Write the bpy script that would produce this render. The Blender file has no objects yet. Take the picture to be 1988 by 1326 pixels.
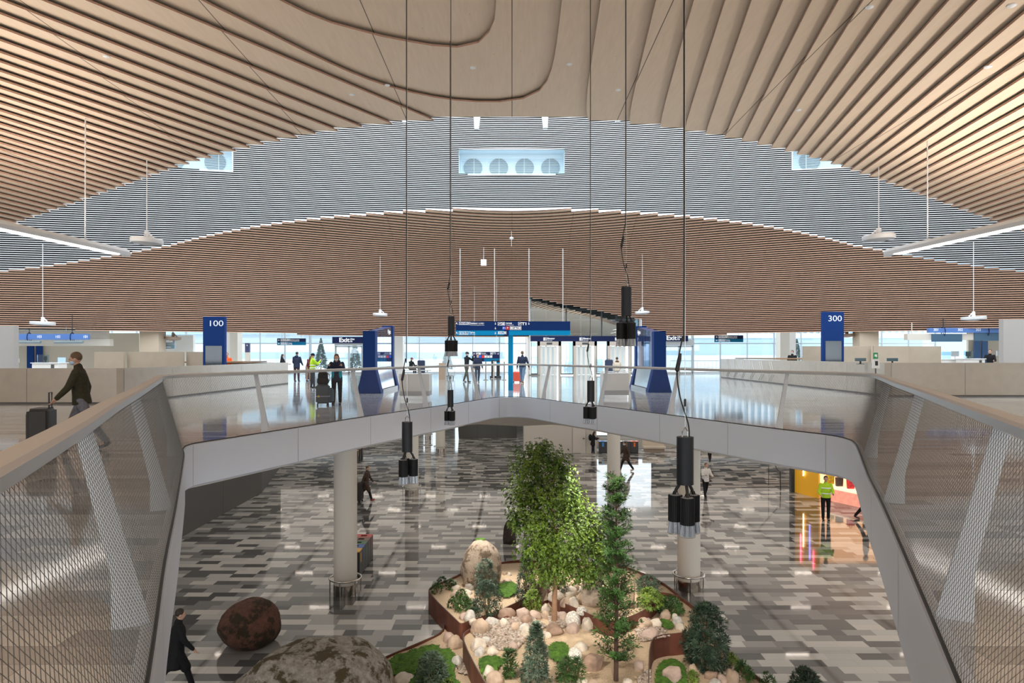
import bpy, bmesh, math, random
import numpy as np
from mathutils import Vector, Matrix, noise
C = bpy.context.scene.collection
SC = bpy.context.scene
PI = math.pi
F, CX, HY, EYE = 1325.0, 994.0, 688.0, 1.6      # focal length in px, centre column, horizon row, eye height (1988x1326)
LOW = -5.4                                       # lower floor level

# ---------------------------------------------------------------- camera, sky, sun, exposure
cam = bpy.data.cameras.new('camera'); camo = bpy.data.objects.new('camera', cam); C.objects.link(camo)
camo.location = (0, 0, EYE); camo.rotation_euler = (PI / 2, 0, 0)
cam.sensor_width = 36; cam.lens = 36 * F / 1988; cam.shift_y = (HY - 663) / 1988
cam.clip_start = 0.05; cam.clip_end = 600
SC.camera = camo
SC.view_settings.view_transform = 'Standard'; SC.view_settings.look = 'None'
SC.view_settings.gamma = 1; SC.view_settings.use_curve_mapping = False
SC.view_settings.exposure = -0.02
SC.cycles.max_bounces = 7; SC.cycles.diffuse_bounces = 4; SC.cycles.glossy_bounces = 4
SC.cycles.transmission_bounces = 4; SC.cycles.transparent_max_bounces = 12
SC.cycles.sample_clamp_indirect = 6.0; SC.cycles.caustics_reflective = False; SC.cycles.caustics_refractive = False
SC.cycles.use_denoising = True

W = bpy.data.worlds.new('overcast'); SC.world = W; W.use_nodes = True
bg = W.node_tree.nodes['Background']
bg.inputs[0].default_value = (0.88, 0.95, 1.0, 1); bg.inputs[1].default_value = 3.3

def area(name, loc, size, power, col, rot=(0, 0, 0)):
    l = bpy.data.lights.new(name, 'AREA'); l.shape = 'RECTANGLE'; l.size, l.size_y = size; l.energy = power; l.color = col
    o = bpy.data.objects.new(name, l); o.location = loc; o.rotation_euler = rot; C.objects.link(o)
    return o
# daylight through the roof glazing above the light well
area('skylight_glazing', (0, 35, 19.5), (34, 14), 1300, (0.80, 0.90, 1.0))
# two linear lamps in view shine up; four unseen fills added to brighten timber
for x, y, ln, rz, p in ((-14.0, 17.5, 12, 0, 430), (13.7, 17.3, 12, 0, 430), (-16, 3, 12, 0, 430), (15.5, 3, 12, 0, 430), (-5, -6, 12, PI / 2, 430), (8, -6, 12, PI / 2, 430)):
    area('lamp_and_fill_uplight', (x, y, 5.27), (.14, ln), p, (1.0, 0.90, 0.79), (PI, 0, rz))
    area('lamp_and_fill_downlight', (x, y, 4.9), (.14, ln), p * .07, (1.0, 0.92, 0.82), (0, 0, rz))
# recessed strip downlights in the soffit over the lower hall
for i in range(-6, 7):
    for j in range(14):
        x, y = i * 4.4 + (j % 2) * 2.2, -8 + j * 4.9
        if abs(x - .2) < 1.2 + 5.4 * (1 - abs((y - 12.4) / 14.5)) and -3 < y < 27: continue
        area('strip_downlight', (x, y, -.84), (.9, .05), 4.5, (1.0, 0.86, 0.74))
for i in range(-6, 7):          # broad fill lights added under the soffit in place of bounced light
    for j in range(15):
        x, y = i * 4.6, -8 + j * 4.6
        if abs(x - .2) < 2.6 + 5.4 * (1 - abs((y - 12.4) / 14.5)) and -4 < y < 28: continue
        area('soffit_bounce_fill', (x, y, -.86), (4.4, 4.4), 32, (1.0, 0.92, 0.82))

# ---------------------------------------------------------------- picture helpers (a picture point + a level or a distance = a place)
def on(px, py, z=0.0):
    Y = (EYE - z) * F / (py - HY)
    return Vector(((px - CX) * Y / F, Y, z))
def at(px, py, Y):
    return Vector(((px - CX) * Y / F, Y, EYE - (py - HY) * Y / F))

# ---------------------------------------------------------------- materials
MATS = {}
def nodes_of(m):
    m.use_nodes = True
    nt = m.node_tree; return nt, nt.nodes['Principled BSDF']
def M(name, col=(0.5, 0.5, 0.5), rough=0.5, metal=0.0, spec=0.5, emit=None, es=1.0, var=0.0, vs=8.0, bump=0.0, bs=30.0, stretch=(1, 1, 1), col2=None):
    if name in MATS: return MATS[name]
    m = bpy.data.materials.new(name); nt, b = nodes_of(m)
    b.inputs['Base Color'].default_value = (*col, 1); b.inputs['Roughness'].default_value = rough
    b.inputs['Metallic'].default_value = metal; b.inputs['Specular IOR Level'].default_value = spec
    if emit: b.inputs['Emission Color'].default_value = (*emit, 1); b.inputs['Emission Strength'].default_value = es
    if var or bump:
        tc = nt.nodes.new('ShaderNodeTexCoord'); mp = nt.nodes.new('ShaderNodeMapping'); mp.inputs['Scale'].default_value = stretch
        nt.links.new(tc.outputs['Object'], mp.inputs[0])
    if var:
        n = nt.nodes.new('ShaderNodeTexNoise'); n.inputs['Scale'].default_value = vs; n.inputs['Detail'].default_value = 5
        nt.links.new(mp.outputs[0], n.inputs['Vector'])
        r = nt.nodes.new('ShaderNodeValToRGB'); r.color_ramp.elements[0].position = .3; r.color_ramp.elements[1].position = .7
        c2 = col2 or tuple(c * (1 - var) for c in col); c1 = col if col2 else tuple(min(1, c * (1 + var)) for c in col)
        r.color_ramp.elements[0].color = (*c2, 1); r.color_ramp.elements[1].color = (*c1, 1)
        nt.links.new(n.outputs[0], r.inputs[0]); nt.links.new(r.outputs[0], b.inputs['Base Color'])
    if bump:
        n = nt.nodes.new('ShaderNodeTexNoise'); n.inputs['Scale'].default_value = bs; n.inputs['Detail'].default_value = 6
        nt.links.new(mp.outputs[0], n.inputs['Vector'])
        bp = nt.nodes.new('ShaderNodeBump'); bp.inputs['Strength'].default_value = bump; bp.inputs['Distance'].default_value = 0.03
        nt.links.new(n.outputs[0], bp.inputs['Height']); nt.links.new(bp.outputs[0], b.inputs['Normal'])
    MATS[name] = m; return m

def math_node(nt, op, a, b=None, c=None):
    n = nt.nodes.new('ShaderNodeMath'); n.operation = op
    for i, v in enumerate((a, b, c)):
        if v is None: continue
        if isinstance(v, (int, float)): n.inputs[i].default_value = v
        else: nt.links.new(v, n.inputs[i])
    return n.outputs[0]
def tiles(name, L, D, ramp, rough, spec=0.5, steps=3, bump=0.0):
    """staggered rectangular tiles: one random tone per tile, random stagger per row"""
    m = bpy.data.materials.new(name); nt, b = nodes_of(m)
    tc = nt.nodes.new('ShaderNodeTexCoord'); sx = nt.nodes.new('ShaderNodeSeparateXYZ'); nt.links.new(tc.outputs['Object'], sx.inputs[0])
    yy = math_node(nt, 'DIVIDE', sx.outputs[1], D); row = math_node(nt, 'FLOOR', yy)
    wn = nt.nodes.new('ShaderNodeTexWhiteNoise'); wn.noise_dimensions = '1D'; nt.links.new(row, wn.inputs['W'])
    off = math_node(nt, 'DIVIDE', math_node(nt, 'FLOOR', math_node(nt, 'MULTIPLY', wn.outputs['Value'], steps)), steps)
    xx = math_node(nt, 'ADD', math_node(nt, 'DIVIDE', sx.outputs[0], L), off); col = math_node(nt, 'FLOOR', xx)
    cv = nt.nodes.new('ShaderNodeCombineXYZ'); nt.links.new(col, cv.inputs[0]); nt.links.new(row, cv.inputs[1])
    w2 = nt.nodes.new('ShaderNodeTexWhiteNoise'); w2.noise_dimensions = '2D'; nt.links.new(cv.outputs[0], w2.inputs['Vector'])
    r = nt.nodes.new('ShaderNodeValToRGB'); r.color_ramp.interpolation = 'CONSTANT'
    els = r.color_ramp.elements
    for i, (p, c) in enumerate(ramp):
        e = els[i] if i < 2 else els.new(p)
        e.position = p; e.color = (*c, 1)
    nt.links.new(w2.outputs['Value'], r.inputs[0])
    fx = math_node(nt, 'FRACT', xx); fy = math_node(nt, 'FRACT', yy)
    g = math_node(nt, 'MAXIMUM', math_node(nt, 'GREATER_THAN', math_node(nt, 'ABSOLUTE', math_node(nt, 'SUBTRACT', fx, .5)), .5 - .003 / L),
                  math_node(nt, 'GREATER_THAN', math_node(nt, 'ABSOLUTE', math_node(nt, 'SUBTRACT', fy, .5)), .5 - .003 / D))
    sp = nt.nodes.new('ShaderNodeTexNoise'); sp.inputs['Scale'].default_value = 90; nt.links.new(tc.outputs['Object'], sp.inputs['Vector'])
    v = math_node(nt, 'ADD', math_node(nt, 'MULTIPLY', sp.outputs[0], .3), .85)
    mx = nt.nodes.new('ShaderNodeMix'); mx.data_type = 'RGBA'; mx.blend_type = 'MULTIPLY'; mx.inputs[0].default_value = 1
    nt.links.new(r.outputs[0], mx.inputs[6]); nt.links.new(v, mx.inputs[7])
    m2 = nt.nodes.new('ShaderNodeMix'); m2.data_type = 'RGBA'; nt.links.new(math_node(nt, 'MULTIPLY', g, .5), m2.inputs[0]); nt.links.new(mx.outputs[2], m2.inputs[6])
    m2.inputs[7].default_value = (0.12, 0.115, 0.11, 1)
    nt.links.new(m2.outputs[2], b.inputs['Base Color'])
    b.inputs['Roughness'].default_value = rough; b.inputs['Specular IOR Level'].default_value = spec
    return m
def glass(name, tint, refl=0.08, rough=0.0):
    """thin pane: clear with a fresnel reflection"""
    m = bpy.data.materials.new(name); m.use_nodes = True; nt = m.node_tree; nt.nodes.remove(nt.nodes['Principled BSDF'])
    t = nt.nodes.new('ShaderNodeBsdfTransparent'); t.inputs[0].default_value = (*tint, 1)
    g = nt.nodes.new('ShaderNodeBsdfGlossy'); g.inputs['Roughness'].default_value = rough; g.inputs['Color'].default_value = (.9, .95, 1, 1)
    lw = nt.nodes.new('ShaderNodeLayerWeight'); lw.inputs[0].default_value = .25
    f = math_node(nt, 'ADD', math_node(nt, 'MULTIPLY', lw.outputs['Fresnel'], .6), refl)
    mx = nt.nodes.new('ShaderNodeMixShader'); nt.links.new(f, mx.inputs[0]); nt.links.new(t.outputs[0], mx.inputs[1]); nt.links.new(g.outputs[0], mx.inputs[2])
    nt.links.new(mx.outputs[0], nt.nodes['Material Output'].inputs[0])
    return m

# ---------------------------------------------------------------- mesh building
class MB:
    def __init__(s): s.v = []; s.f = []; s.mi = []
    def add(s, vs, fs, mi=0):
        o = len(s.v); s.v += [tuple(p) for p in vs]; s.f += [tuple(i + o for i in f) for f in fs]; s.mi += [mi] * len(fs); return s
    def box(s, x0, x1, y0, y1, z0, z1, mi=0):
        return s.add([(x0, y0, z0), (x1, y0, z0), (x1, y1, z0), (x0, y1, z0), (x0, y0, z1), (x1, y0, z1), (x1, y1, z1), (x0, y1, z1)],
                     [(0, 3, 2, 1), (4, 5, 6, 7), (0, 1, 5, 4), (1, 2, 6, 5), (2, 3, 7, 6), (3, 0, 4, 7)], mi)
    def cbox(s, c, d, mi=0):
        return s.box(c[0] - d[0] / 2, c[0] + d[0] / 2, c[1] - d[1] / 2, c[1] + d[1] / 2, c[2] - d[2] / 2, c[2] + d[2] / 2, mi)
    def tube(s, pts, r, n=8, mi=0, cap=True):
        pts = [Vector(p) for p in pts]; rs = r if isinstance(r, (list, tuple)) else [r] * len(pts)
        vs = []; fs = []
        up = Vector((0, 0, 1))
        for i, p in enumerate(pts):
            d = (pts[min(i + 1, len(pts) - 1)] - pts[max(i - 1, 0)]).normalized()
            a = d.cross(up)
            if a.length < .05: a = d.cross(Vector((1, 0, 0)))
            a.normalize(); b = d.cross(a)
            for k in range(n):
                t = 2 * PI * k / n; vs.append(p + (a * math.cos(t) + b * math.sin(t)) * rs[i])
        for i in range(len(pts) - 1):
            for k in range(n):
                k2 = (k + 1) % n; fs.append((i * n + k, i * n + k2, (i + 1) * n + k2, (i + 1) * n + k))
        if cap: fs.append(tuple(range(n))); fs.append(tuple(range((len(pts) - 1) * n, len(pts) * n))[::-1])
        return s.add(vs, fs, mi)
    def lathe(s, prof, n=24, c=(0, 0, 0), mi=0):
        vs = []; fs = []
        for r, z in prof:
            for k in range(n):
                t = 2 * PI * k / n; vs.append((c[0] + r * math.cos(t), c[1] + r * math.sin(t), c[2] + z))
        for i in range(len(prof) - 1):
            for k in range(n):
                k2 = (k + 1) % n; fs.append((i * n + k, i * n + k2, (i + 1) * n + k2, (i + 1) * n + k))
        fs.append(tuple(range(n))[::-1]); fs.append(tuple(range((len(prof) - 1) * n, len(prof) * n)))
        return s.add(vs, fs, mi)
    def prism(s, poly, fn, t0, t1, mi=0):
        """poly 2-D outline; fn(u,v,t) -> 3-D; extruded from t0 to t1"""
        n = len(poly); vs = [fn(u, v, t0) for u, v in poly] + [fn(u, v, t1) for u, v in poly]
        fs = [tuple(range(n))[::-1], tuple(range(n, 2 * n))] + [(i, (i + 1) % n, n + (i + 1) % n, n + i) for i in range(n)]
        return s.add(vs, fs, mi)
    def strip(s, A, B, mi=0):
        n = len(A); return s.add(list(A) + list(B), [(i, i + 1, n + i + 1, n + i) for i in range(n - 1)], mi)
    def ell(s, c, r, mi=0, nu=12, nv=8, rot=None):
        vs = []; fs = []
        for j in range(nv + 1):
            ph = PI * j / nv
            for k in range(nu):
                t = 2 * PI * k / nu; p = Vector((r[0] * math.sin(ph) * math.cos(t), r[1] * math.sin(ph) * math.sin(t), r[2] * math.cos(ph)))
                if rot: p = rot @ p
                vs.append(p + Vector(c))
        for j in range(nv):
            for k in range(nu):
                k2 = (k + 1) % nu; fs.append((j * nu + k, (j + 1) * nu + k, (j + 1) * nu + k2, j * nu + k2))
        return s.add(vs, fs, mi)
    def mesh(s, name):
        me = bpy.data.meshes.new(name); me.from_pydata(s.v, [], s.f); me.polygons.foreach_set('material_index', s.mi); me.update(); return me
def link(name, me, mats, parent=None, smooth=False, loc=None, merge=0):
    if merge:
        bm = bmesh.new(); bm.from_mesh(me); bmesh.ops.remove_doubles(bm, verts=bm.verts, dist=merge); bm.to_mesh(me); bm.free()
    if not isinstance(mats, (list, tuple)): mats = [mats]
    for m in mats: me.materials.append(m)
    if smooth:
        me.polygons.foreach_set('use_smooth', [True] * len(me.polygons))
        try: me.set_sharp_from_angle(angle=smooth if isinstance(smooth, float) else math.radians(40))
        except Exception: pass
    o = bpy.data.objects.new(name, me); C.objects.link(o)
    if parent: o.parent = parent
    if loc is not None: o.location = loc
    return o
def tag(o, label=None, cat=None, group=None, kind=None):
    if label: o['label'] = label
    if cat: o['category'] = cat
    if group: o['group'] = group
    if kind: o['kind'] = kind
    return o
def thing(name, label, cat, loc=(0, 0, 0), rz=0.0, group=None):
    o = bpy.data.objects.new(name, None); o.empty_display_size = .2; C.objects.link(o); o.location = loc; o.rotation_euler = (0, 0, rz)
    return tag(o, label, cat, group)
def part(name, mb, mats, parent, smooth=False, label=None, merge=0):
    o = link(name, mb.mesh(name) if isinstance(mb, MB) else mb, mats, parent, smooth, merge=merge)
    if label: o['label'] = label
    return o
def one(name, mb, mats, label, cat, group=None, smooth=False, loc=None, kind=None, merge=0):
    o = link(name, mb.mesh(name) if isinstance(mb, MB) else mb, mats, None, smooth, loc, merge=merge)
    return tag(o, label, cat, group, kind)
def struct(name, mb, mats, label, cat, smooth=False, kind='structure'):
    return one(name, mb, mats, label, cat, smooth=smooth, kind=kind)
def copy_tree(o, parent=None):
    c = o.copy(); C.objects.link(c)
    if parent: c.parent = parent
    for ch in list(o.children): copy_tree(ch, c)
    return c
FONT = {}
def text_mesh(s, size, align='LEFT', width=None, bold=0.0):
    """lettering as a flat mesh in the x-z plane facing -y, baseline at the origin"""
    cu = bpy.data.curves.new('t', 'FONT'); cu.body = s; cu.size = size; cu.align_x = align; cu.extrude = .0015; cu.offset = bold
    o = bpy.data.objects.new('t', cu); C.objects.link(o)
    dg = bpy.context.evaluated_depsgraph_get(); me = bpy.data.meshes.new_from_object(o.evaluated_get(dg))
    bpy.data.objects.remove(o); bpy.data.curves.remove(cu)
    mb = MB(); w = 1.0
    if width and len(me.vertices):
        xs = [v.co.x for v in me.vertices]; w = width / max(1e-6, max(xs) - min(xs))
    mb.v = [(v.co.x * w, -v.co.z, v.co.y) for v in me.vertices]; mb.f = [tuple(p.vertices) for p in me.polygons]; mb.mi = [0] * len(mb.f)
    bpy.data.meshes.remove(me); return mb
def shift(mb, d, rz=0.0):
    c, s_ = math.cos(rz), math.sin(rz)
    mb.v = [(x * c - y * s_ + d[0], x * s_ + y * c + d[1], z + d[2]) for x, y, z in mb.v]; return mb
def join(*ms):
    r = MB()
    for m in ms:
        o = len(r.v); r.v += list(m.v); r.f += [tuple(i + o for i in f) for f in m.f]; r.mi += m.mi
    return r
def cat_curve(pts, n):
    """Catmull-Rom through 2-D or 3-D points"""
    P = [Vector(p) for p in pts]; out = []
    for i in range(len(P) - 1):
        p0, p1, p2, p3 = P[max(i - 1, 0)], P[i], P[i + 1], P[min(i + 2, len(P) - 1)]
        for k in range(n):
            t = k / n
            out.append(.5 * ((2 * p1) + (p2 - p0) * t + (2 * p0 - 5 * p1 + 4 * p2 - p3) * t * t + (3 * p1 - p0 - 3 * p2 + p3) * t ** 3))
    out.append(P[-1]); return out
white = M('white_paint', (.78, .79, .80), .45)
steel = M('brushed_steel', (.55, .54, .52), .25, 1.0)
black = M('black_metal', (.012, .012, .013), .45)
charcoal = M('charcoal_metal', (.035, .037, .042), .4)
# ================================================================ timber ceiling
def wood_mat(name, col, rough=.6):
    m = bpy.data.materials.new(name); nt, b = nodes_of(m)
    tc = nt.nodes.new('ShaderNodeTexCoord'); mp = nt.nodes.new('ShaderNodeMapping'); mp.inputs['Scale'].default_value = (5, .5, 5)
    nt.links.new(tc.outputs['Object'], mp.inputs[0])
    n = nt.nodes.new('ShaderNodeTexNoise'); n.inputs['Scale'].default_value = 2.2; n.inputs['Detail'].default_value = 6; nt.links.new(mp.outputs[0], n.inputs['Vector'])
    r = nt.nodes.new('ShaderNodeValToRGB'); r.color_ramp.elements[0].position = .25; r.color_ramp.elements[1].position = .75
    r.color_ramp.elements[0].color = (*[c * .94 for c in col], 1); r.color_ramp.elements[1].color = (*[min(1, c * 1.04) for c in col], 1)
    nt.links.new(n.outputs[0], r.inputs[0])
    v = nt.nodes.new('ShaderNodeTexVoronoi'); v.inputs['Scale'].default_value = 1.7; nt.links.new(tc.outputs['Object'], v.inputs['Vector'])
    knot = math_node(nt, 'LESS_THAN', v.outputs['Distance'], .035)
    sx = nt.nodes.new('ShaderNodeSeparateXYZ'); nt.links.new(tc.outputs['Object'], sx.inputs[0])
    q = math_node(nt, 'FRACT', math_node(nt, 'DIVIDE', math_node(nt, 'ADD', sx.outputs[0], 802.0), 4.0))      # panel joints every four metres
    seam = math_node(nt, 'LESS_THAN', math_node(nt, 'ABSOLUTE', math_node(nt, 'SUBTRACT', q, .5)), .0035)
    dk = math_node(nt, 'MAXIMUM', math_node(nt, 'MULTIPLY', knot, .4), math_node(nt, 'MULTIPLY', seam, .85))
    mx = nt.nodes.new('ShaderNodeMix'); mx.data_type = 'RGBA'; nt.links.new(dk, mx.inputs[0]); nt.links.new(r.outputs[0], mx.inputs[6]); mx.inputs[7].default_value = (.05, .03, .02, 1)
    nt.links.new(mx.outputs[2], b.inputs['Base Color']); b.inputs['Roughness'].default_value = rough; b.inputs['Specular IOR Level'].default_value = .25
    return m
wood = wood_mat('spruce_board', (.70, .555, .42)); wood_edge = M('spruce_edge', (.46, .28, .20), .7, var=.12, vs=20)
felt = M('black_felt', (.006, .005, .005), .95, spec=.05)
slat_white = M('white_slat', (.50, .51, .53), .5)
board_end = M('painted_board_end', (.75, .74, .70), .5)
DZ = .1225; TH = .06

LX = [842, 761, 704, 656, 614, 578, 545, 513, 486, 459, 435, 411, 389, 368, 347, 328, 311, 294, 276, 260, 244, 227, 210, 194, 178, 162, 146, 130, 114, 98, 82, 67, 51, 35, 19, 3]
RX = [1143, 1223, 1282, 1329, 1370, 1407, 1440, 1470, 1497, 1523, 1547, 1570, 1592, 1613, 1633, 1651, 1669, 1687, 1704, 1720, 1735, 1752, 1767, 1783, 1798, 1815, 1831, 1846, 1861, 1876, 1890, 1906, 1921, 1936, 1952, 1968]
YE = 26.0                                                                   # far edge of the near half of the ceiling
def zk(k): return EYE + (461 - 6.95 * k + .026 * k * k) * YE / F              # board level
while len(LX) < 46: LX.append(LX[-1] - 15.5); RX.append(RX[-1] + 15.5)
sl = lambda k: float(np.interp(k, [0, 2, 4, 7, 15, 25, 35, 46], [.70, .62, .56, .52, .36, .2, .12, .1]))
sr = lambda k: float(np.interp(k, [0, 2, 4, 8, 13, 20, 30, 46], [.05, .12, .17, .19, .17, .08, .06, .06]))
Ys = [YE, 25.4, 24.6, 23.5, 22, 20, 18, 15, 11, 6, 0, -9]
def left(k): return [Vector(((LX[k] - CX) * YE / F - sl(k) * (YE - y), y, 0)) for y in Ys]
def right(k):
    e = (RX[k] - CX) * YE / F
    return [Vector((e - sr(k) * (YE - y) - (.25 * math.exp(-k / 2.0)) * (1 - math.exp(-(YE - y) / 1.2)), y, 0)) for y in Ys]
def z_at(P, z): return [Vector((p.x, p.y, z)) for p in P]
def offset(P, d):
    out = []
    for i, p in enumerate(P):
        t = (P[min(i + 1, len(P) - 1)] - P[max(i - 1, 0)]).normalized(); out.append(Vector((p.x - t.y * d, p.y + t.x * d, p.z)))
    return out
def resample(P, n):
    L = [0]
    for a, b in zip(P, P[1:]): L.append(L[-1] + (b - a).length)
    out = []
    for i in range(n):
        t = L[-1] * i / (n - 1); j = max(q for q in range(len(P)) if L[q] <= t + 1e-9); j = min(j, len(P) - 2)
        f = (t - L[j]) / max(1e-9, L[j + 1] - L[j]); out.append(P[j].lerp(P[j + 1], f))
    return out
near = MB()
def board(inner, outer, z, zup):
    """flat board from the inner to the outer contour, its sawn inner edge, and the dark gap above that edge"""
    near.strip(z_at(inner, z), z_at(outer, z), 0)
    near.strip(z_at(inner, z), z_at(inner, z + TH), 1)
    return near
ov = .16
for k in range(1, len(LX)):
    zb, zu = zk(k), zk(k - 1)
    for side, fn, sg in ((-1, left, -1), (1, right, 1)):
        inn, out = fn(k - 1), fn(k)
        outx = [Vector((p.x + sg * ov, p.y, 0)) for p in out]; innx = [Vector((p.x + sg * ov, p.y, 0)) for p in inn]
        board(inn, outx, zb, zu)
        near.strip(z_at(inn, zb + TH), z_at(innx, zb + TH), 2)
        near.strip(z_at(innx, zb + TH), z_at(innx, zu), 2)
        near.add([(inn[0].x, YE, zb), (outx[0].x, YE, zb), (outx[0].x, YE, zb + TH), (inn[0].x, YE, zb + TH)], [(0, 1, 2, 3)], 3)
        near.add([(inn[0].x, YE - .004, zb), (inn[0].x, YE - .10, zb), (inn[0].x, YE - .10, zb + TH + .002), (inn[0].x, YE - .004, zb + TH + .002)], [(0, 1, 2, 3)], 3)
# the two nested bays at the crown of the ceiling
def sm(pts): return [Vector((p.x, p.y, 0)) for p in cat_curve([(x, y, 0) for x, y in pts], 5)]
sA = [(-24.5, -9), (-17, 2.5), (-11.2, 11.5), (-7.8, 17.7), (-7.05, 18.9), (-6.2, 20.4), (-5.0, 22.2), (-3.8, 23.4), (-2.3, 24.25), (-1.1, 24.5), (0, 24.4), (.75, 23.85), (1.12, 22.9), (1.28, 21.2), (1.28, 17.7), (1.1, 10), (.9, 2), (.7, -9)]
sB = [(-22.5, -9), (-15, 2.5), (-9.3, 12), (-5.9, 17.9), (-4.3, 19.4), (-2.95, 20.1), (-1.76, 20.45), (-.96, 20.1), (-.58, 19.2), (-.42, 17.9), (-.4, 14), (-.5, 2), (-.6, -9)]
A, B = resample(sm(sA), 90), resample(sm(sB), 90)
outer0 = resample([Vector((p.x - ov, p.y, 0)) for p in left(0)[::-1]], 45)[:-1] + resample([Vector((left(0)[0].x - ov, YE, 0)), Vector((right(0)[0].x + ov, YE, 0))], 16)[:-1] + resample([Vector((p.x + ov, p.y, 0)) for p in right(0)], 31)
zA, zB = zk(-1), zk(-2)
iA = max(range(90), key=lambda i: A[i].y)
Ar = resample(A[:iA + 1], 53)[:-1] + resample(A[iA:], 38)
board(Ar, outer0, zk(0), zA); near.strip(z_at(Ar, zk(0) + TH), z_at(offset(Ar, ov), zk(0) + TH), 2); near.strip(z_at(offset(Ar, ov), zk(0) + TH), z_at(offset(Ar, ov), zA), 2)
board(B, offset(A, ov), zA, zB); near.strip(z_at(B, zA + TH), z_at(offset(B, ov), zA + TH), 2); near.strip(z_at(offset(B, ov), zA + TH), z_at(offset(B, ov), zB), 2)
bo = offset(B, ov); near.strip(z_at(bo[:45], zB), z_at(bo[:44:-1], zB), 0)
for a, b in ((-8, 26),): near.add([(left(0)[0].x, YE, zk(0)), (right(0)[0].x, YE, zk(0)), (right(0)[0].x, YE, zk(0) + TH), (left(0)[0].x, YE, zk(0) + TH)], [(0, 1, 2, 3)], 3)
struct('ceiling', near, [wood, wood_edge, felt, board_end], 'stepped pale timber board ceiling overhead, nearer than the light well', 'ceiling')

# ---- light well wall of white slats and the far bowl of the ceiling
ROUND = lambda d, w: math.sqrt(d * d + w * w) - w
def well_y(u): return 44.0 / (1 + 1.55e-4 * ROUND(F * u, 130))
def lev(n): return 11.0 - DZ * n
Yn = [44.0]
for n in range(90): Yn.append(Yn[-1] + .50 * math.exp(-n / 9) + .045)
def bowl_y(n, u): return Yn[int(n)] / (1 + (3.8e-4 + 1.2e-4 * math.exp(-n / 20)) * ROUND(F * u, 150) * (1 - .115 * max(0.0, (abs(u) - .5) / .25)))
NB = 66
US = [i / 100 for i in range(-110, 111, 2)]
def crossing(n):
    f = lambda u: bowl_y(n, u) - well_y(u)
    if f(0) <= 0: return 0.0
    for i in range(0, 1600):
        if f(i / 1000) < 0: return i / 1000
    return 9.0
far = MB(); wall = MB()
def P(u, Y, z): return Vector((u * Y, Y, z))
def bank_cut(n, u):
    """the bowl is cut away around the glazed lift bank"""
    px = CX + F * u; y = HY - (lev(n) - EYE) * F / bowl_y(n, u)
    return 1027 < px < 1243 and y > 578 + (px - 1027) * .2
for n in range(NB + 1):
    c = crossing(n); z = lev(n)
    if n == NB: c = min(c, .315)
    if n == NB - 1: c = min(c, .64)
    us = sorted(set([u for u in US if abs(u) < c] + ([-c, c] if c < 1.1 else []) + [i / 200 for i in range(0, 42)]))
    us = [u for u in us if abs(u) <= c]
    runs = []
    for a, b in zip(us, us[1:]):
        if bank_cut(n, (a + b) / 2): runs.append(None); continue
        if runs and runs[-1] and runs[-1][-1] == a: runs[-1].append(b)
        else: runs.append([a, b])
    for r in [x for x in runs if x]:
        f = [P(u, bowl_y(n, u), z) for u in r]
        bk = [P(u, max(bowl_y(n + 1, u), bowl_y(n, u)) + .14, z) for u in r]
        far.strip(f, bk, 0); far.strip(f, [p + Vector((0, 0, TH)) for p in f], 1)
        t = [p + Vector((0, 0, TH)) for p in f]; t2 = [P(u, bowl_y(n, u) + .14, z + TH) for u in r]
        far.strip(t, t2, 2); far.strip(t2, [p + Vector((0, 0, DZ - TH)) for p in t2], 2)
        for e in (0, -1): far.add([f[e], f[e] + Vector((0, .14, 0)), t[e] + Vector((0, .14, 0)), t[e]], [(0, 1, 2, 3)], 1)
struct('ceiling.001', far, [wood, wood_edge, felt], 'far bowl of the ceiling, fine timber boards curving down to the glass front', 'ceiling')
def bowl_z(x, y):
    u = x / y; z = lev(0)
    for q in range(NB + 1):
        if bowl_y(q, u) <= y: z = lev(q)
    return z
NICHES = [(-3.42, 3.38, 13.2, 14.78), (-24.0, -16.95, 12.72, 14.4), (17.0, 24.0, 12.78, 14.46)]
for n in range(-70, NB + 1):
    c = crossing(n) if n >= 0 else 0.0; z = lev(n)
    for sg in (-1, 1):
        us = [sg * c] + [sg * i / 50 for i in range(1, 56) if i / 50 > c]
        segs = [[]]
        for u in us:
            segs[-1].append(u)
        for s_ in segs:
            cuts = []
            for x0, x1, z0, z1 in NICHES:
                if z0 - .02 < z + .05 < z1 + .02: cuts.append((x0, x1))
            pts = [(u * well_y(u), well_y(u)) for u in s_]
            line = []
            for a, b in zip(pts, pts[1:]):
                xs = [a[0], b[0]]
                for x0, x1 in cuts:
                    for q in (x0, x1):
                        if min(a[0], b[0]) < q < max(a[0], b[0]): xs.append(q)
                xs.sort(reverse=sg < 0)
                for x, x2 in zip(xs, xs[1:]):
                    mid = (x + x2) / 2
                    if any(q0 < mid < q1 for q0, q1 in cuts): continue
                    yy = lambda q: a[1] + (b[1] - a[1]) * (q - a[0]) / (b[0] - a[0])
                    p, q = Vector((x, yy(x), z)), Vector((x2, yy(x2), z)); up = Vector((0, 0, .046)); bk = Vector((0, .055, 0))
                    wall.add([p, q, q + up, p + up, p + bk, q + bk, q + bk + up, p + bk + up], [(0, 1, 2, 3), (0, 1, 5, 4), (3, 2, 6, 7)], 0)
                    g = Vector((0, 0, DZ)); wall.add([p + bk, q + bk, q + bk + g, p + bk + g], [(0, 1, 2, 3)], 1)
struct('wall_well', wall, [slat_white, felt], 'wall of thin white horizontal slats rising in the roof light well', 'wall')
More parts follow.
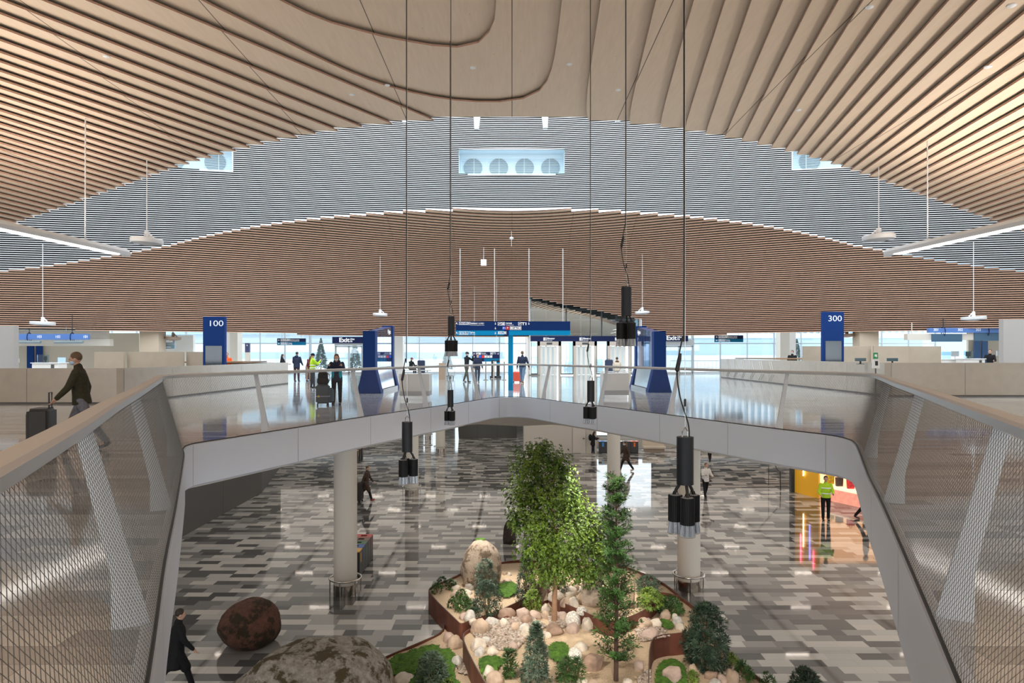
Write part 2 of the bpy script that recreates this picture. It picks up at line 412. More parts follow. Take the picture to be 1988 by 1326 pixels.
# narrow flat lip closing the bowl behind its lowest board, and unseen walls added to hold back sky light
lip = MB()
for u0, u1 in ((-1.1, .02), (.19, 1.1)):
    q = [u0 + (u1 - u0) * i / 30 for i in range(31)]; A_ = [P(u, bowl_y(NB, u) + .2, 3.08) for u in q]; B_ = [p + Vector((0, 1.6, 0)) for p in A_]; lip.strip(A_, B_); lip.strip([p + Vector((0, 0, .06)) for p in A_], [p + Vector((0, 0, .06)) for p in B_]); lip.strip(B_, [p + Vector((0, 0, .06)) for p in B_])
struct('ceiling.002', lip, M('plain_ceiling', (.70, .66, .60), .8), 'narrow flat lip behind the lowest board of the far ceiling', 'ceiling')
hw = M('sky_block_side', (.60, .56, .51), .7)
struct('wall_sky_block_left', MB().box(-38.3, -38, -12, 44, 0, 13), hw, 'unseen side wall added beyond the left edge to block sky light', 'wall'); struct('wall_sky_block_back', MB().box(-38, 38, -12.3, -12, 3.4, 13), M('sky_block_back', (.50, .43, .35), .7), 'unseen end wall added behind the viewpoint to shape the daylight', 'wall'); struct('wall_sky_block_right', MB().box(38, 38.3, -12, 44, 0, 13), hw, 'unseen side wall added beyond the right edge to block sky light', 'wall')
# ================================================================ floors with the open void
VOID = [(2.14, 3.32), (2.75, 4.67), (3.81, 7.04), (4.62, 8.9), (5.53, 10.9), (6.05, 12.1), (6.2, 12.7), (6.12, 13.3), (5.55, 14.4), (4.95, 15.65), (3.9, 18.0), (2.6, 20.8), (1.75, 22.4), (1.05, 23.9), (.55, 24.85), (-.1, 25.2), (-.67, 24.7), (-1.0, 23.85), (-1.8, 21.7), (-2.8, 19.3), (-3.6, 17.4), (-4.46, 15.0), (-4.98, 13.6), (-5.35, 12.6), (-5.58, 11.95), (-5.45, 11.35), (-5.03, 10.5), (-3.52, 7.2), (-2.6, 5.15), (-1.75, 3.32), (-.6, .75), (-.15, -.1), (.2, -.3), (.55, -.05), (1.0, .8)]
vo = [Vector((p.x, p.y, 0)) for p in cat_curve([(x, y, 0) for x, y in VOID + VOID[:1]], 5)][:-1]
def ring_out(P_, d):      # grow the closed outline outward (d>0 = away from the void)
    n = len(P_); o = []
    for i in range(n):
        t = (P_[(i + 1) % n] - P_[i - 1]).normalized(); o.append(Vector((P_[i].x + t.y * d, P_[i].y - t.x * d, 0)))
    return o
def plate(z0, loop, mi=0):
    """floor plate from the outline out to the building's edges"""
    mb = MB(); n = len(loop); c = Vector((.2, 12.5, 0)); out = []
    for p in loop:
        d = (p - c); s_ = min((60 / abs(d.x)) if d.x else 1e9, ((62 - 12.5) / d.y) if d.y > 0 else ((12.5 + 12) / -d.y if d.y else 1e9)); out.append(c + d * s_)
    for i in range(n):
        j = (i + 1) % n; a, b, e, f = loop[i], loop[j], out[j], out[i]
        mb.add([(q.x, q.y, z0) for q in (a, b, e, f)], [(0, 1, 2, 3)], mi)
        if abs(e.x - f.x) > 1e-3 and abs(e.y - f.y) > 1e-3:      # square off the corner
            cx = e.x if abs(abs(e.x) - 60) < .01 else f.x; cy = f.y if abs(abs(e.x) - 60) < .01 else e.y
            mb.add([(e.x, e.y, z0), (cx, cy, z0), (f.x, f.y, z0)], [(0, 1, 2)], mi)
    return mb
gray = lambda v, w=1.0: (v * w, v, v / w)
upper_tiles = tiles('pale_terrazzo', 1.5, .22, [(0, (.35, .35, .35)), (.22, (.43, .43, .42)), (.45, (.54, .54, .53)), (.7, (.47, .47, .465)), (.86, (.28, .285, .29))], .07, 1.0)
lower_tiles = tiles('mixed_terrazzo', .74, .34, [(0, (.075, .077, .08)), (.20, (.105, .105, .107)), (.33, (.20, .20, .20)), (.46, (.30, .30, .295)), (.62, (.49, .49, .48)), (.82, (.56, .545, .52))], .055, .40, 7)
struct('floor', plate(0, ring_out(vo, .10)), upper_tiles, 'polished pale striped floor of the upper gallery', 'floor')
mb = MB(); mb.box(-60, 60, -12, 95, LOW - .1, LOW)
struct('floor.001', mb, lower_tiles, 'lower hall floor of staggered dark and light grey tiles', 'floor')
# fascia: white panels round the void, dark shadow joint, curved soffit
fas = MB(); n = len(vo); lp = vo + vo[:1]; ri = ring_out(vo, .10); ri += ri[:1]
fas.strip(z_at(lp, .012), z_at(ri, .012), 0); fas.strip(z_at(lp, .012), z_at(lp, -.70), 0)
r2 = ring_out(vo, .04); r2 += r2[:1]; r3 = ring_out(vo, .22); r3 += r3[:1]
fas.strip(z_at(lp, -.70), z_at(r2, -.735), 0); fas.strip(z_at(r2, -.735), z_at(r3, -.735), 0); fas.strip(z_at(ri, .012), z_at(ri, -.05), 0)
acc = 0.0
for i in range(n):      # thin panel joints
    acc += (lp[i + 1] - lp[i]).length
    if acc > 2.6:
        acc = 0; a = lp[i]; t = (lp[i + 1] - lp[i]).normalized(); nn = Vector((-t.y, t.x, 0)) * .002
        fas.add([a + nn + Vector((0, 0, .01)), a + nn + t * .012 + Vector((0, 0, .01)), a + nn + t * .012 + Vector((0, 0, -.7)), a + nn + Vector((0, 0, -.7))], [(0, 1, 2, 3)], 1)
struct('trim_fascia', fas, [M('white_fascia', (.65, .70, .80), .35), M('panel_joint', (.25, .25, .26), .6)], 'smooth white fascia band running round the floor opening', 'fascia', smooth=True)
so = plate(-.80, ring_out(vo, .25)); rr = ring_out(vo, .25); rr += rr[:1]; so.strip(z_at(rr, -.735), z_at(rr, -.80), 0)
rs = ring_out(vo, 1.3); rs += rs[:1]; re = ring_out(vo, 1.32); re += re[:1]
struct('ceiling.003', so, M('soffit_panel', (.62, .58, .53), .55), 'flat beige soffit under the gallery above the lower hall', 'ceiling')

# the soffit dips in a shallow cove behind the far rounded end of the opening
arc = sorted([p for p in ring_out(vo, .04) if p.y > 20.3], key=lambda p: p.x); arc = resample(arc, 41); cv = MB()
low_ = [Vector((-3.3 + 7.2 * i / 40, 27.3, -1.27 + .16 * abs(i - 20) / 20)) for i in range(41)]
cv.strip(z_at(arc, -.737), [a.lerp(b, .5) + Vector((0, 0, -.60)) if False else Vector(((a.x + b.x) / 2, (a.y + b.y) / 2, (-.737 + b.z) / 2 - .04)) for a, b in zip(arc, low_)], 0); cv.strip([Vector(((a.x + b.x) / 2, (a.y + b.y) / 2, (-.737 + b.z) / 2 - .04)) for a, b in zip(arc, low_)], low_, 0); cv.strip(low_, [Vector((p.x, p.y, -.8)) for p in low_], 0)
struct('trim_cove', cv, M('soffit_panel'), 'shallow beige cove under the far rounded end of the white fascia', 'soffit', smooth=True)
# ================================================================ balustrade
def frame_at(i_f):
    """point, tangent and outward normal on the void outline at a fractional index"""
    i = int(i_f) % n; f = i_f - int(i_f); p = vo[i].lerp(vo[(i + 1) % n], f); t = (vo[(i + 1) % n] - vo[i - 1]).normalized()
    return p, t, Vector((t.y, -t.x, 0))
# resample the outline evenly
ev = resample(vo + vo[:1], 900)[:-1]; NE = len(ev)
def evn(i): t = (ev[(i + 3) % NE] - ev[(i - 3) % NE]).normalized(); return t, Vector((t.y, -t.x, 0))
EN = [evn(i)[1] for i in range(NE)]
for _ in range(12): EN = [(EN[i - 1] + EN[i] * 2 + EN[(i + 1) % NE]).normalized() for i in range(NE)]
def rail_pt(i, a, z): return Vector((ev[i % NE].x + EN[i % NE].x * a, ev[i % NE].y + EN[i % NE].y * a, z))
bal = thing('balustrade', 'balustrade with leaning white posts and wire mesh, running round the floor opening', 'balustrade', (0, 0, 0))
top = MB(); idx = list(range(NE)) + [0]
prof = [(.315, 1.185), (.315, 1.235), (.335, 1.252), (.435, 1.252), (.45, 1.235), (.45, 1.185)]
loops = [[rail_pt(i, a, z) for i in idx] for a, z in prof]
for q in range(len(loops)): top.strip(loops[q], loops[(q + 1) % len(loops)], 1 if q in (1, 2, 3) else 0)
part('handrail', top, [M('grey_rail', (.50, .51, .52), .35, .35), M('pale_rail_top', (.58, .54, .51), .45)], bal, smooth=True, label='broad flat handrail, grey on its face and pale on its top')
cb = MB(); cb.tube([rail_pt(i, .02, .035) for i in idx], .012, 6, cap=False)
part('edge_cable', cb, M('dark_cable', (.03, .03, .03), .5, .3), bal, smooth=True)
postm = M('white_post', (.80, .84, .90), .4)
def near_index(x, y): return min(range(NE), key=lambda i: (ev[i].x - x) ** 2 + (ev[i].y - y) ** 2)
for px, py in ((262, 1218), (315, 990), (349, 885), (511, 840), (707, 811), (840, 793), (939, 777.5), (1053, 776), (1153, 790), (1301, 807), (1508, 835), (1689, 888), (1736, 977), (1850, 1205), (-400, 2600), (2600, 2700)):
    x, y, _ = on(px, py)
    i = near_index(x, y); o = EN[i]; t = Vector((-o.y, o.x, 0)); b = ev[i]
    pb = MB(); pb.prism([(.05, 0), (.255, 0), (.255, .30), (.445, 1.19), (.352, 1.19)], lambda u, v, s_: (b.x + o.x * u + t.x * s_, b.y + o.y * u + t.y * s_, v), -.012, .012)
    part('post', pb, postm, bal)
# the wire net: every wire zigzags and meets its neighbours
def net():
    total = sum((ev[(i + 1) % NE] - ev[i]).length for i in range(NE)); nw = int(total / .028); rows = 44
    A_ = np.array([[p.x, p.y] for p in ev]); N_ = np.array([[p.x, p.y] for p in EN])
    s_ = np.arange(nw) / nw * NE; i0 = s_.astype(int) % NE; f = (s_ - s_.astype(int))[:, None]
    base = A_[i0] * (1 - f) + A_[(i0 + 1) % NE] * f; nor = N_[i0]; tan = np.stack([-nor[:, 1], nor[:, 0]], 1)
    r = np.arange(rows + 1) / rows; a = .025 + r * .30; z = .04 + r * 1.15
    ctr = base[:, None, :] + nor[:, None, :] * a[None, :, None]
    zig = ((-1.0) ** (np.arange(rows + 1)[None, :] + np.arange(nw)[:, None])) * .0128
    ctr = ctr + tan[:, None, :] * zig[..., None]
    P3 = np.concatenate([ctr, np.broadcast_to(z[None, :, None], (nw, rows + 1, 1))], 2)
    rad = .0016; V = []
    for k in range(3):
        t = 2 * PI * k / 3; V.append(P3 + np.concatenate([tan * math.cos(t) * rad + nor * math.sin(t) * rad, np.zeros((nw, 1))], 1)[:, None, :])
    V = np.stack(V, 2).reshape(-1, 3); base_i = (np.arange(nw)[:, None] * (rows + 1) + np.arange(rows)[None, :]) * 3
    Q = []
    for k in range(3):
        k2 = (k + 1) % 3; Q.append(np.stack([base_i + k, base_i + k2, base_i + k2 + 3, base_i + k + 3], -1).reshape(-1, 4))
    Q = np.concatenate(Q)
    me = bpy.data.meshes.new('wire_mesh'); me.vertices.add(len(V)); me.vertices.foreach_set('co', V.ravel())
    me.loops.add(Q.size); me.loops.foreach_set('vertex_index', Q.ravel().astype(np.int32)); me.polygons.add(len(Q))
    me.polygons.foreach_set('loop_start', (np.arange(len(Q)) * 4).astype(np.int32)); me.update(calc_edges=True); return me
nt_ = part('wire_mesh', net(), M('stainless_wire', (.20, .19, .18), .45, .8), bal); nt_['kind'] = 'stuff'
# ================================================================ upper hall
navy = M('navy_panel', (.006, .038, .18), .55, spec=.15); navy_dark = M('navy_dark_panel', (.012, .02, .075), .55, spec=.15); cyan = M('cyan_panel', (.0, .34, .72), .55, spec=.15)
teal = M('teal_panel', (.003, .15, .30), .55, spec=.15); sign_white = M('sign_white', (.9, .9, .9), .5, emit=(1, 1, 1), es=.35); red = M('sign_red', (.75, .03, .04), .5); blue = M('sign_blue', (.0, .12, .8), .5)
beige = M('beige_laminate', (.41, .36, .30), .2, var=.04, vs=3); tan = M('tan_laminate', (.40, .33, .255), .45, var=.05, vs=2); wall_white = M('wall_paint', (.66, .64, .61), .6)
frame_m = M('pale_aluminium', (.60, .62, .63), .4, .3); frame_d = M('dark_aluminium', (.07, .08, .09), .4, .3); clear = glass('clear_glass', (.94, .97, .98), .05)
champagne = M('champagne_steel', (.56, .50, .44), .3, .5); screen = M('dark_screen', (.02, .035, .055), .08, spec=.9); mirror = M('blue_mirror_glass', (.16, .24, .46), .03, .85)
class Board:
    """flat things laid out on an upright plane at distance Y, measured off the picture"""
    def __init__(s, parent, Y, base): s.p, s.Y, s.b, s.k = parent, Y, Vector(base), Y / F
    def w(s, px, py): return ((px - CX) * s.k - s.b.x, EYE - (py - HY) * s.k - s.b.z)
    def box(s, x0, y0, x1, y1, d0, d1):
        a, t = s.w(x0, y0); b, u = s.w(x1, y1); return MB().box(a, b, s.Y + d0 - s.b.y, s.Y + d1 - s.b.y, u, t)
    def rect(s, name, x0, y0, x1, y1, mat, d0=0.0, d1=.05, label=None): return part(name, s.box(x0, y0, x1, y1, d0, d1), mat, s.p, label=label)
    def text(s, name, t, x, y, h, mat=None, width=None, bold=.0):
        a, z = s.w(x, y); m = text_mesh(t, h * s.k / .72, width=width * s.k if width else None, bold=bold); shift(m, (a, s.Y - .004 - s.b.y, z)); return part(name, m, mat or sign_white, s.p)
    def picts(s, spec, x, y, h, mat=None, framed=True, gap=1.0):
        """a row of little pictogram tiles; each letter picks a figure"""
        m = MB(); Y = s.Y - .004 - s.b.y
        def R(x0, y0, x1, y1):
            a, t = s.w(x0, y0); b, u = s.w(x1, y1); m.box(a, b, Y, Y + .003, u, t)
        def T(pts):
            m.add([(s.w(px, py)[0], Y, s.w(px, py)[1]) for px, py in pts], [tuple(range(len(pts)))])
        def D(cx, cy, r): T([(cx + r * math.cos(t * PI / 5), cy + r * math.sin(t * PI / 5)) for t in range(10)])
        q = h
        for ch in spec:
            if framed:
                e = q * .09; R(x, y, x + q, y + e); R(x, y + q - e, x + q, y + q); R(x, y, x + e, y + q); R(x + q - e, y, x + q, y + q)
            c = x + q / 2; v = y + q / 2
            if ch == 'w': D(c - .1 * q, y + .25 * q, .09 * q); R(c - .15 * q, y + .35 * q, c - .02 * q, y + .62 * q); R(c - .15 * q, y + .55 * q, c + .2 * q, y + .64 * q); D(c, y + .7 * q, .13 * q)
            elif ch == 'm': D(c, y + .22 * q, .1 * q); R(c - .13 * q, y + .34 * q, c + .13 * q, y + .85 * q)
            elif ch == 'c': D(c, y + .3 * q, .1 * q); T([(c - .22 * q, y + .8 * q), (c, y + .38 * q), (c + .22 * q, y + .8 * q)])
            elif ch == 'p': T([(x + .15 * q, v), (x + .85 * q, y + .25 * q), (x + .7 * q, y + .6 * q), (x + .2 * q, y + .7 * q)])
            elif ch == 's': R(x + .2 * q, y + .35 * q, x + .8 * q, y + .8 * q); R(x + .38 * q, y + .2 * q, x + .62 * q, y + .3 * q)
            elif ch == 'b': R(x + .22 * q, y + .2 * q, x + .78 * q, y + .7 * q); D(x + .35 * q, y + .78 * q, .08 * q); D(x + .65 * q, y + .78 * q, .08 * q)
            elif ch == 'a': T([(x + .2 * q, y + .8 * q), (x + .2 * q, y + .45 * q), (c, y + .2 * q), (x + .8 * q, y + .45 * q), (x + .8 * q, y + .8 * q)])
            elif ch == 'd': R(c - .05 * q, y + .12 * q, c + .05 * q, y + .62 * q); T([(c - .3 * q, y + .5 * q), (c, y + .88 * q), (c + .3 * q, y + .5 * q), (c, y + .64 * q)])
            elif ch == 'u': T([(x + .15 * q, y + .15 * q), (x + .7 * q, y + .15 * q), (x + .15 * q, y + .7 * q)]); T([(x + .35 * q, y + .28 * q), (x + .28 * q, y + .35 * q), (x + .78 * q, y + .85 * q), (x + .85 * q, y + .78 * q)])
            elif ch == 'l': R(x + .35 * q, v - .07 * q, x + .9 * q, v + .07 * q); T([(x + .5 * q, y + .15 * q), (x + .1 * q, v), (x + .5 * q, y + .85 * q), (x + .4 * q, v)])
            elif ch == '+': R(c - .08 * q, y + .2 * q, c + .08 * q, y + .8 * q); R(x + .2 * q, v - .08 * q, x + .8 * q, v + .08 * q)
            elif ch == 'e': R(x + .15 * q, y + .15 * q, x + .45 * q, y + .85 * q); T([(x + .6 * q, y + .45 * q), (x + .72 * q, y + .2 * q), (x + .84 * q, y + .45 * q)]); T([(x + .6 * q, y + .55 * q), (x + .72 * q, y + .8 * q), (x + .84 * q, y + .55 * q)])
            x += q * gap
        return part('pictogram', m, mat or sign_white, s.p)

# ---------------------------------------------------------------- glass front, doors, lift bank
YF = 58.0
def window(num, x0, x1, step, z1=9.0, y=YF, lab=''):
    t = thing('window_%d' % num, lab, 'window'); t['kind'] = 'structure'
    fr = MB(); k = max(1, round((x1 - x0) / step))
    for i in range(k + 1):
        x = x0 + (x1 - x0) * i / k; w = .05 if i % 2 else .035; fr.box(x - w, x + w, y - .07, y + .09, 0, z1)
    for z in (.06, 2.52, 4.6): fr.box(x0, x1, y - .05, y + .05, z - .045, z + .045)
    part('window_frame', fr, M('facade_frame', (.50, .56, .60), .4, .2), t)
    part('pane', MB().box(x0, x1, y - .006, y + .006, .05, z1), clear, t); return t
window(1, -34, -17.2, 2.1, lab='glass front left of the left exit doors'); window(2, -12.4, 1.2, 2.3, lab='glass front between the left exit doors and the lifts')
window(3, 15.4, 36, 2.3, lab='glass front right of the right exit doors'); window(4, -17.08, -12.52, 4.8, lab='tall glazing above and beside the left exit doors'); window(5, 9.9, 15.28, 5.6, lab='tall glazing above and beside the right exit doors')
def sliding(num, px0, px1, lab):
    t = thing('door_%d' % num, lab, 'door'); t['kind'] = 'structure'; y = YF - 1.6
    x0, x1 = (px0 - CX) * y / F, (px1 - CX) * y / F; m = (x0 + x1) / 2
    fr = MB(); fr.box(x0 - .1, x1 + .1, y - .08, y + .08, 2.32, 2.85)
    for x in (x0 - .08, x1 + .02): fr.box(x, x + .07, y - .06, y + .06, 0, 2.35)
    part('frame', fr, frame_m, t)
    for a, b in ((x0, m - .01), (m + .01, x1)):
        lf = MB(); lf.box(a, a + .07, y - .03, y + .03, .02, 2.3); lf.box(b - .07, b, y - .03, y + .03, .02, 2.3); lf.box(a, b, y - .03, y + .03, .02, .14); lf.box(a, b, y - .03, y + .03, 2.2, 2.3)
        l = part('leaf', lf, frame_m, t); part('pane', MB().box(a, b, y - .005, y + .005, .1, 2.25), clear, l)
sliding(1, 652, 703, 'white framed sliding glass exit doors on the left'); sliding(2, 1292, 1345, 'white framed sliding glass exit doors on the right')
YL = 52.0
lift = thing('lift_bank', 'glazed bank of three lifts in pale steel, standing by the glass front', 'lift', (5.4, YL, 0)); LB = Board(lift, YL, (5.4, YL, 0))
LB.rect('corner_post', 1023.5, 581, 1030, 729, M('white_steel', (.66, .65, .63), .4), -.05, .25)
LB.rect('corner_post', 1240, 620, 1244, 729, M('white_steel'), -.05, .25)
for a, b, c in ((1030, 1099, 579), (1099, 1168, 590), (1168, 1240, 604)):
    g = LB.rect('shaft_pane', a + 1, c - 12, b - 1, 652, glass('shaft_glass', (.62, .70, .72), .32), .02, .03)
    LB.rect('mullion', b - 1, c - 2, b + 1.4, 653, frame_d, -.02, .1)
LB.rect('roof_beam', 1030, 596, 1240, 601, frame_m, 1.6, 1.9); LB.rect('back_wall', 1026, 560, 1244, 652, M('shaft_back', (.20, .25, .27), .3), 2.6, 2.7); LB.rect('shaft_sky_block', 1026, 556, 1244, 566, M('shaft_back'), .4, 2.7); LB.rect('cross_beam', 1032, 618, 1238, 621, frame_m, 1.0, 1.2)  # roof slab added to block sky; dark back wall imitates the dim glass
for a in (1062, 1132, 1204): LB.rect('guide_rail', a, 575, a + 3, 729, frame_m, 2.3, 2.5)
LB.rect('sign_band', 1030, 652.5, 1240, 663, navy_dark, -.06, .1)
for i, (a, b) in enumerate(((1044, 1088.5), (1113, 1158), (1179, 1225))):
    fr = join(LB.box(a, 663, a + 4.2, 729, -.08, .2), LB.box(b - 4.2, 663, b, 729, -.08, .2), LB.box(a, 663, b, 671.5, -.08, .2)); pf = part('door_surround', fr, champagne, lift)
    part('floor_indicator', LB.box(a + 17, 665, a + 28, 669, -.09, -.07), frame_d, pf)
    for q in range(4):
        x = a + 4.4 + q * 9; LB.rect('door_leaf', x, 672, x + 4.6, 728.5, M('lift_door_frost', (.74, .71, .66), .4, emit=(1, .97, .92), es=.10), .05, .08)  # leaf glows faintly in place of light from the cabin
    LB.rect('cabin', a + 4.4, 672, b - 4.4, 728.5, M('cabin_light', (.7, .78, .80), .5, emit=(.8, .95, 1), es=.35), 1.8, 1.85)  # flat glowing panel stands in for the lit cabin
    sb = Board(lift, YL - .06, (5.4, YL, 0)); sx = (1055, 1125, 1194)[i]; sb.picts('e', sx, 655.3, 6)
    sb.text('lettering', 'Elevator', sx + 7.2, 658.6, 3.2, bold=.004); sb.text('lettering', 'Hissi Hiss', sx + 7.2, 661.6, 1.8)
for a, b in ((1030.5, 1044), (1088.5, 1113), (1158, 1179), (1225, 1240)):
    LB.rect('side_pane', a + 1, 664, b - 1, 725, glass('side_glass', (.6, .72, .75), .2), 0, .02)
    part('pane_frame', join(LB.box(a, 663, a + 1.2, 727, -.04, .06), LB.box(b - 1.2, 663, b, 727, -.04, .06), LB.box(a, 725, b, 727, -.04, .06)), frame_d, lift)
LB.rect('plinth', 1027, 727, 1048, 731, M('stone_plinth', (.25, .23, .2), .5), -.15, .1)
# ---------------------------------------------------------------- outside
outm = M('snowy_paving', (.88, .90, .92), .7); mb = MB(); mb.box(-90, 90, 58.4, 150, -.2, -.03); struct('floor_forecourt', mb, outm, 'pale paving of the forecourt outside the glass front', 'ground')
bl = thing('terminal_building', 'pale blue banded building outside, seen through the left and middle glass front', 'building', (-25, 96, 0))
part('wall', MB().box(-35, 24, 0, 12, 0, 3.2).box(-35, 24, 1, 12, 3.2, 13), M('ice_blue_cladding', (.62, .71, .77), .5), bl)
for z in (1.0, 4.4, 6.6): part('window_band', MB().box(-35, 24, -.1, .1 + (z > 3.2), z, z + .9), M('blue_window_band', (.33, .44, .51), .2), bl)
b2 = thing('office_building', 'blue glazed building outside with white vertical fins, seen through the right glass front', 'building', (31, 84, 0))
part('wall', MB().box(-14, 34, 0, 12, 0, 14), M('teal_cladding', (.38, .51, .60), .35), b2); part('parapet', MB().box(-14, 34, -.2, .2, 0, 1.5), M('white_cladding', (.66, .72, .76), .5), b2)
part('parapet', MB().box(-14, 34, -.2, .2, 3.6, 4.2), M('white_cladding'), b2)
fn = MB()
for i in range(60): fn.box(-14 + i * .8, -14 + i * .8 + .28, -.25, 0, 4.2, 10)
part('fins', fn, M('white_cladding'), b2)
def railing(x0, x1, y, lab):
    m = MB(); m.box(x0, x1, y - .02, y + .02, .98, 1.03); m.box(x0, x1, y - .015, y + .015, .15, .18)
    for i in range(int((x1 - x0) / .35) + 1): m.box(x0 + i * .35 - .012, x0 + i * .35 + .012, y - .012, y + .012, 0, 1)
    one('railing', m, frame_m, lab, 'railing')
railing(14.5, 24, 62.5, 'thin grey steel railing outside the right exit doors'); railing(-30, -17, 66, 'thin grey steel railing outside the left glass front')
needle = M('frosted_needles', (.13, .20, .17), .8, var=.5, vs=6, col2=(.45, .52, .52))
def spruce(px, Y, h, lab, seed):
    rnd = random.Random(seed); base = Vector(((px - CX) * Y / F, Y, -.03)); t = thing('spruce_tree', lab, 'tree', base, group='small spruces outside the glass front')
    part('trunk', MB().tube([(0, 0, 0), (0, 0, h * .9)], [.05, .01], 6), M('bark_brown', (.12, .08, .05), .9), t)
    m = MB()
    for i in range(520):
        f = rnd.random() ** .8; z = .12 * h + f * .88 * h; R = (1 - f) * h * .24 + .03; a = rnd.uniform(0, 2 * PI); r0 = rnd.uniform(.2, .7) * R
        d = Vector((math.cos(a), math.sin(a), -.25)); p = Vector((d.x * r0, d.y * r0, z)); q = p + d * (R - r0 + .05); w = Vector((-d.y, d.x, 0)) * .05
        m.add([p - w, p + w, q], [(0, 1, 2)]); w2 = Vector((0, 0, .06)); m.add([p - w2, p + w2, q], [(0, 1, 2)])
    part('branches', m, needle, t)
spruce(623, 62, 3.1, 'small frosted spruce outside, left of the left exit doors', 1); spruce(689, 62, 3.0, 'small frosted spruce outside, behind the left exit doors', 2)
spruce(868, 63, 2.6, 'small frosted spruce outside behind the hanging black lamps', 3); spruce(1547, 62, 3.0, 'small frosted spruce outside, beside the pillar on the right', 4)

# ---------------------------------------------------------------- pillars and plain walls of the upper hall
def pillar(px0, px1, Y, lab, mat, z1=6.5, dy=.9):
    a, b = (px0 - CX) * Y / F, (px1 - CX) * Y / F; one('pillar', MB().box(a, b, Y, Y + dy, 0, z1), mat, lab, 'pillar')
cream = M('cream_panel', (.66, .62, .55), .55); tanp = M('tan_panel', (.50, .41, .31), .6)
pillar(446, 461, 50, 'cream pillar at the glass front behind the long left counter', cream); pillar(436, 446, 54, 'white pillar just right of the blue 100 pylon', wall_white, dy=.4)
pillar(760, 782, 54, 'cream pillar right of the left flight information totem', M('pale_cream', (.74, .72, .68), .55)); pillar(1515, 1533, 52, 'tan pillar left of the seated man on the right', cream)
pillar(1533, 1545, 55, 'white pillar directly behind the seated man on the right', wall_white, dy=.4); pillar(271, 308, 43, 'tan pillar behind the left wall panels', tanp); pillar(1669, 1706, 43, 'tan pillar right of the blue 300 pylon', tanp)
pillar(1276, 1283, 55, 'slim white pillar beside the right flight information totem', wall_white, dy=.4)
def slab(name, x0, x1, y0, y1, z0, z1, mat, lab, cat='wall'): return struct(name, MB().box(x0, x1, y0, y1, z0, z1), mat, lab, cat)
grey_wall = M('warm_grey_wall', (.36, .34, .325), .5)
slab('wall_left', -34, (27 - CX) * 30 / F, 30, 30.3, 0, 2.86, grey_wall, 'pale grey wall at the far left edge of the hall'); slab('wall_right', (1948 - CX) * 32 / F, 36, 32, 32.3, 0, 3.24, grey_wall, 'pale grey wall at the far right edge of the hall')
slab('wall_back_left', -40, (270 - CX) * 45 / F, 45, 45.2, 0, 3.0, M('sand_wall', (.55, .49, .40), .6), 'sand coloured wall behind the left desks'); slab('wall_back_right', (1880 - CX) * 46 / F, 42, 46, 46.2, 0, 3.6, M('sand_wall'), 'sand coloured wall behind the right desks')
slab('wall_back_left.001', (309 - CX) * 46 / F, (375 - CX) * 46 / F, 46, 46.3, 0, 2.9, M('pale_wall', (.74, .74, .71), .55), 'white curved end wall behind the hanging display on the left')
slab('wall_side', -34.2, -34, -12, 30, 0, 1.1, grey_wall, 'low wall outside the frame on the left')
# ---------------------------------------------------------------- long counters (left and right)
def counter(lab, pts, h, th, mat, cap):
    t = thing('counter', lab, 'counter'); m = MB(); P_ = [Vector((x, y, 0)) for x, y in pts]
    O = offset(P_, th)
    for z0, z1, k, mm in ((0.06, h - .03, 1.0, 0), (0, .06, .9, 1)):
        m.strip(z_at(P_, z0), z_at(P_, z1), mm); m.strip(z_at(O, z0), z_at(O, z1), mm)
        for e in (0, -1): m.add([P_[e] + Vector((0, 0, z0)), O[e] + Vector((0, 0, z0)), O[e] + Vector((0, 0, z1)), P_[e] + Vector((0, 0, z1))], [(0, 1, 2, 3)], mm)
    JM = m
    c = MB(); c.strip(z_at(P_, h), z_at(O, h), 0); c.strip(z_at(P_, h - .03), z_at(P_, h), 0); c.strip(z_at(O, h - .03), z_at(O, h), 0)
    for e in (0, -1): c.add([P_[e] + Vector((0, 0, h - .03)), O[e] + Vector((0, 0, h - .03)), O[e] + Vector((0, 0, h)), P_[e] + Vector((0, 0, h))], [(0, 1, 2, 3)])
    part('top', c, cap, t)
    j = JM
    for a, b in zip(P_, P_[1:]):
        d = b - a; nn = Vector((d.y, -d.x, 0)).normalized() * .003
        for i in range(1, max(1, int(d.length / 3.1)) + 1):
            p = a + d * (i / (int(d.length / 3.1) + 1)); e = d.normalized() * .008
            j.add([p + nn - e + Vector((0, 0, .06)), p + nn + e + Vector((0, 0, .06)), p + nn + e + Vector((0, 0, h - .03)), p + nn - e + Vector((0, 0, h - .03))], [(0, 1, 2, 3)], 2)
    part('body', j, [mat, M('counter_kick', (.10, .09, .085), .5), M('joint_line', (.16, .15, .14), .6)], t); return t
counter('long beige counter on the left with a front wing and a wing running back', [(-33, 22), (-12.75, 22), (-12.62, 22.2), (-12.2, 37.2), (-12.35, 37.6), (-16, 37.6)], 1.15, .3, beige, beige)
counter('long beige counter on the right with a front wing and a wing running back', [(16, 47.4), (14.5, 47.4), (14.42, 47.1), (14.25, 26.1), (14.4, 25.9), (34, 25.9)], 1.28, .3, beige, beige)
g = thing('line_ornament', 'row of bright slanting line motifs on the end of the right counter', 'ornament', (14.3, 42, 0)); lm = M('bright_line', (.62, .60, .55), .3, .5)
for i in range(12):
    y = 45.9 - (i // 2) * 1.55 - (i % 2) * .28; xx = 14.25 + (y - 26.1) * .0081 - .016 - 14.3; part('line', MB().tube([(xx, y - 42, .12), (xx - .004, y - 42.55, .5), (xx, y - 42.1, 1.22)], .010, 4), lm, g)
one('counter_shelf', MB().box(-17, -13.4, 34, 37.3, 1.17, 1.24), M('walnut_top', (.28, .17, .10), .4), 'brown wooden top behind the long left counter', 'counter top')
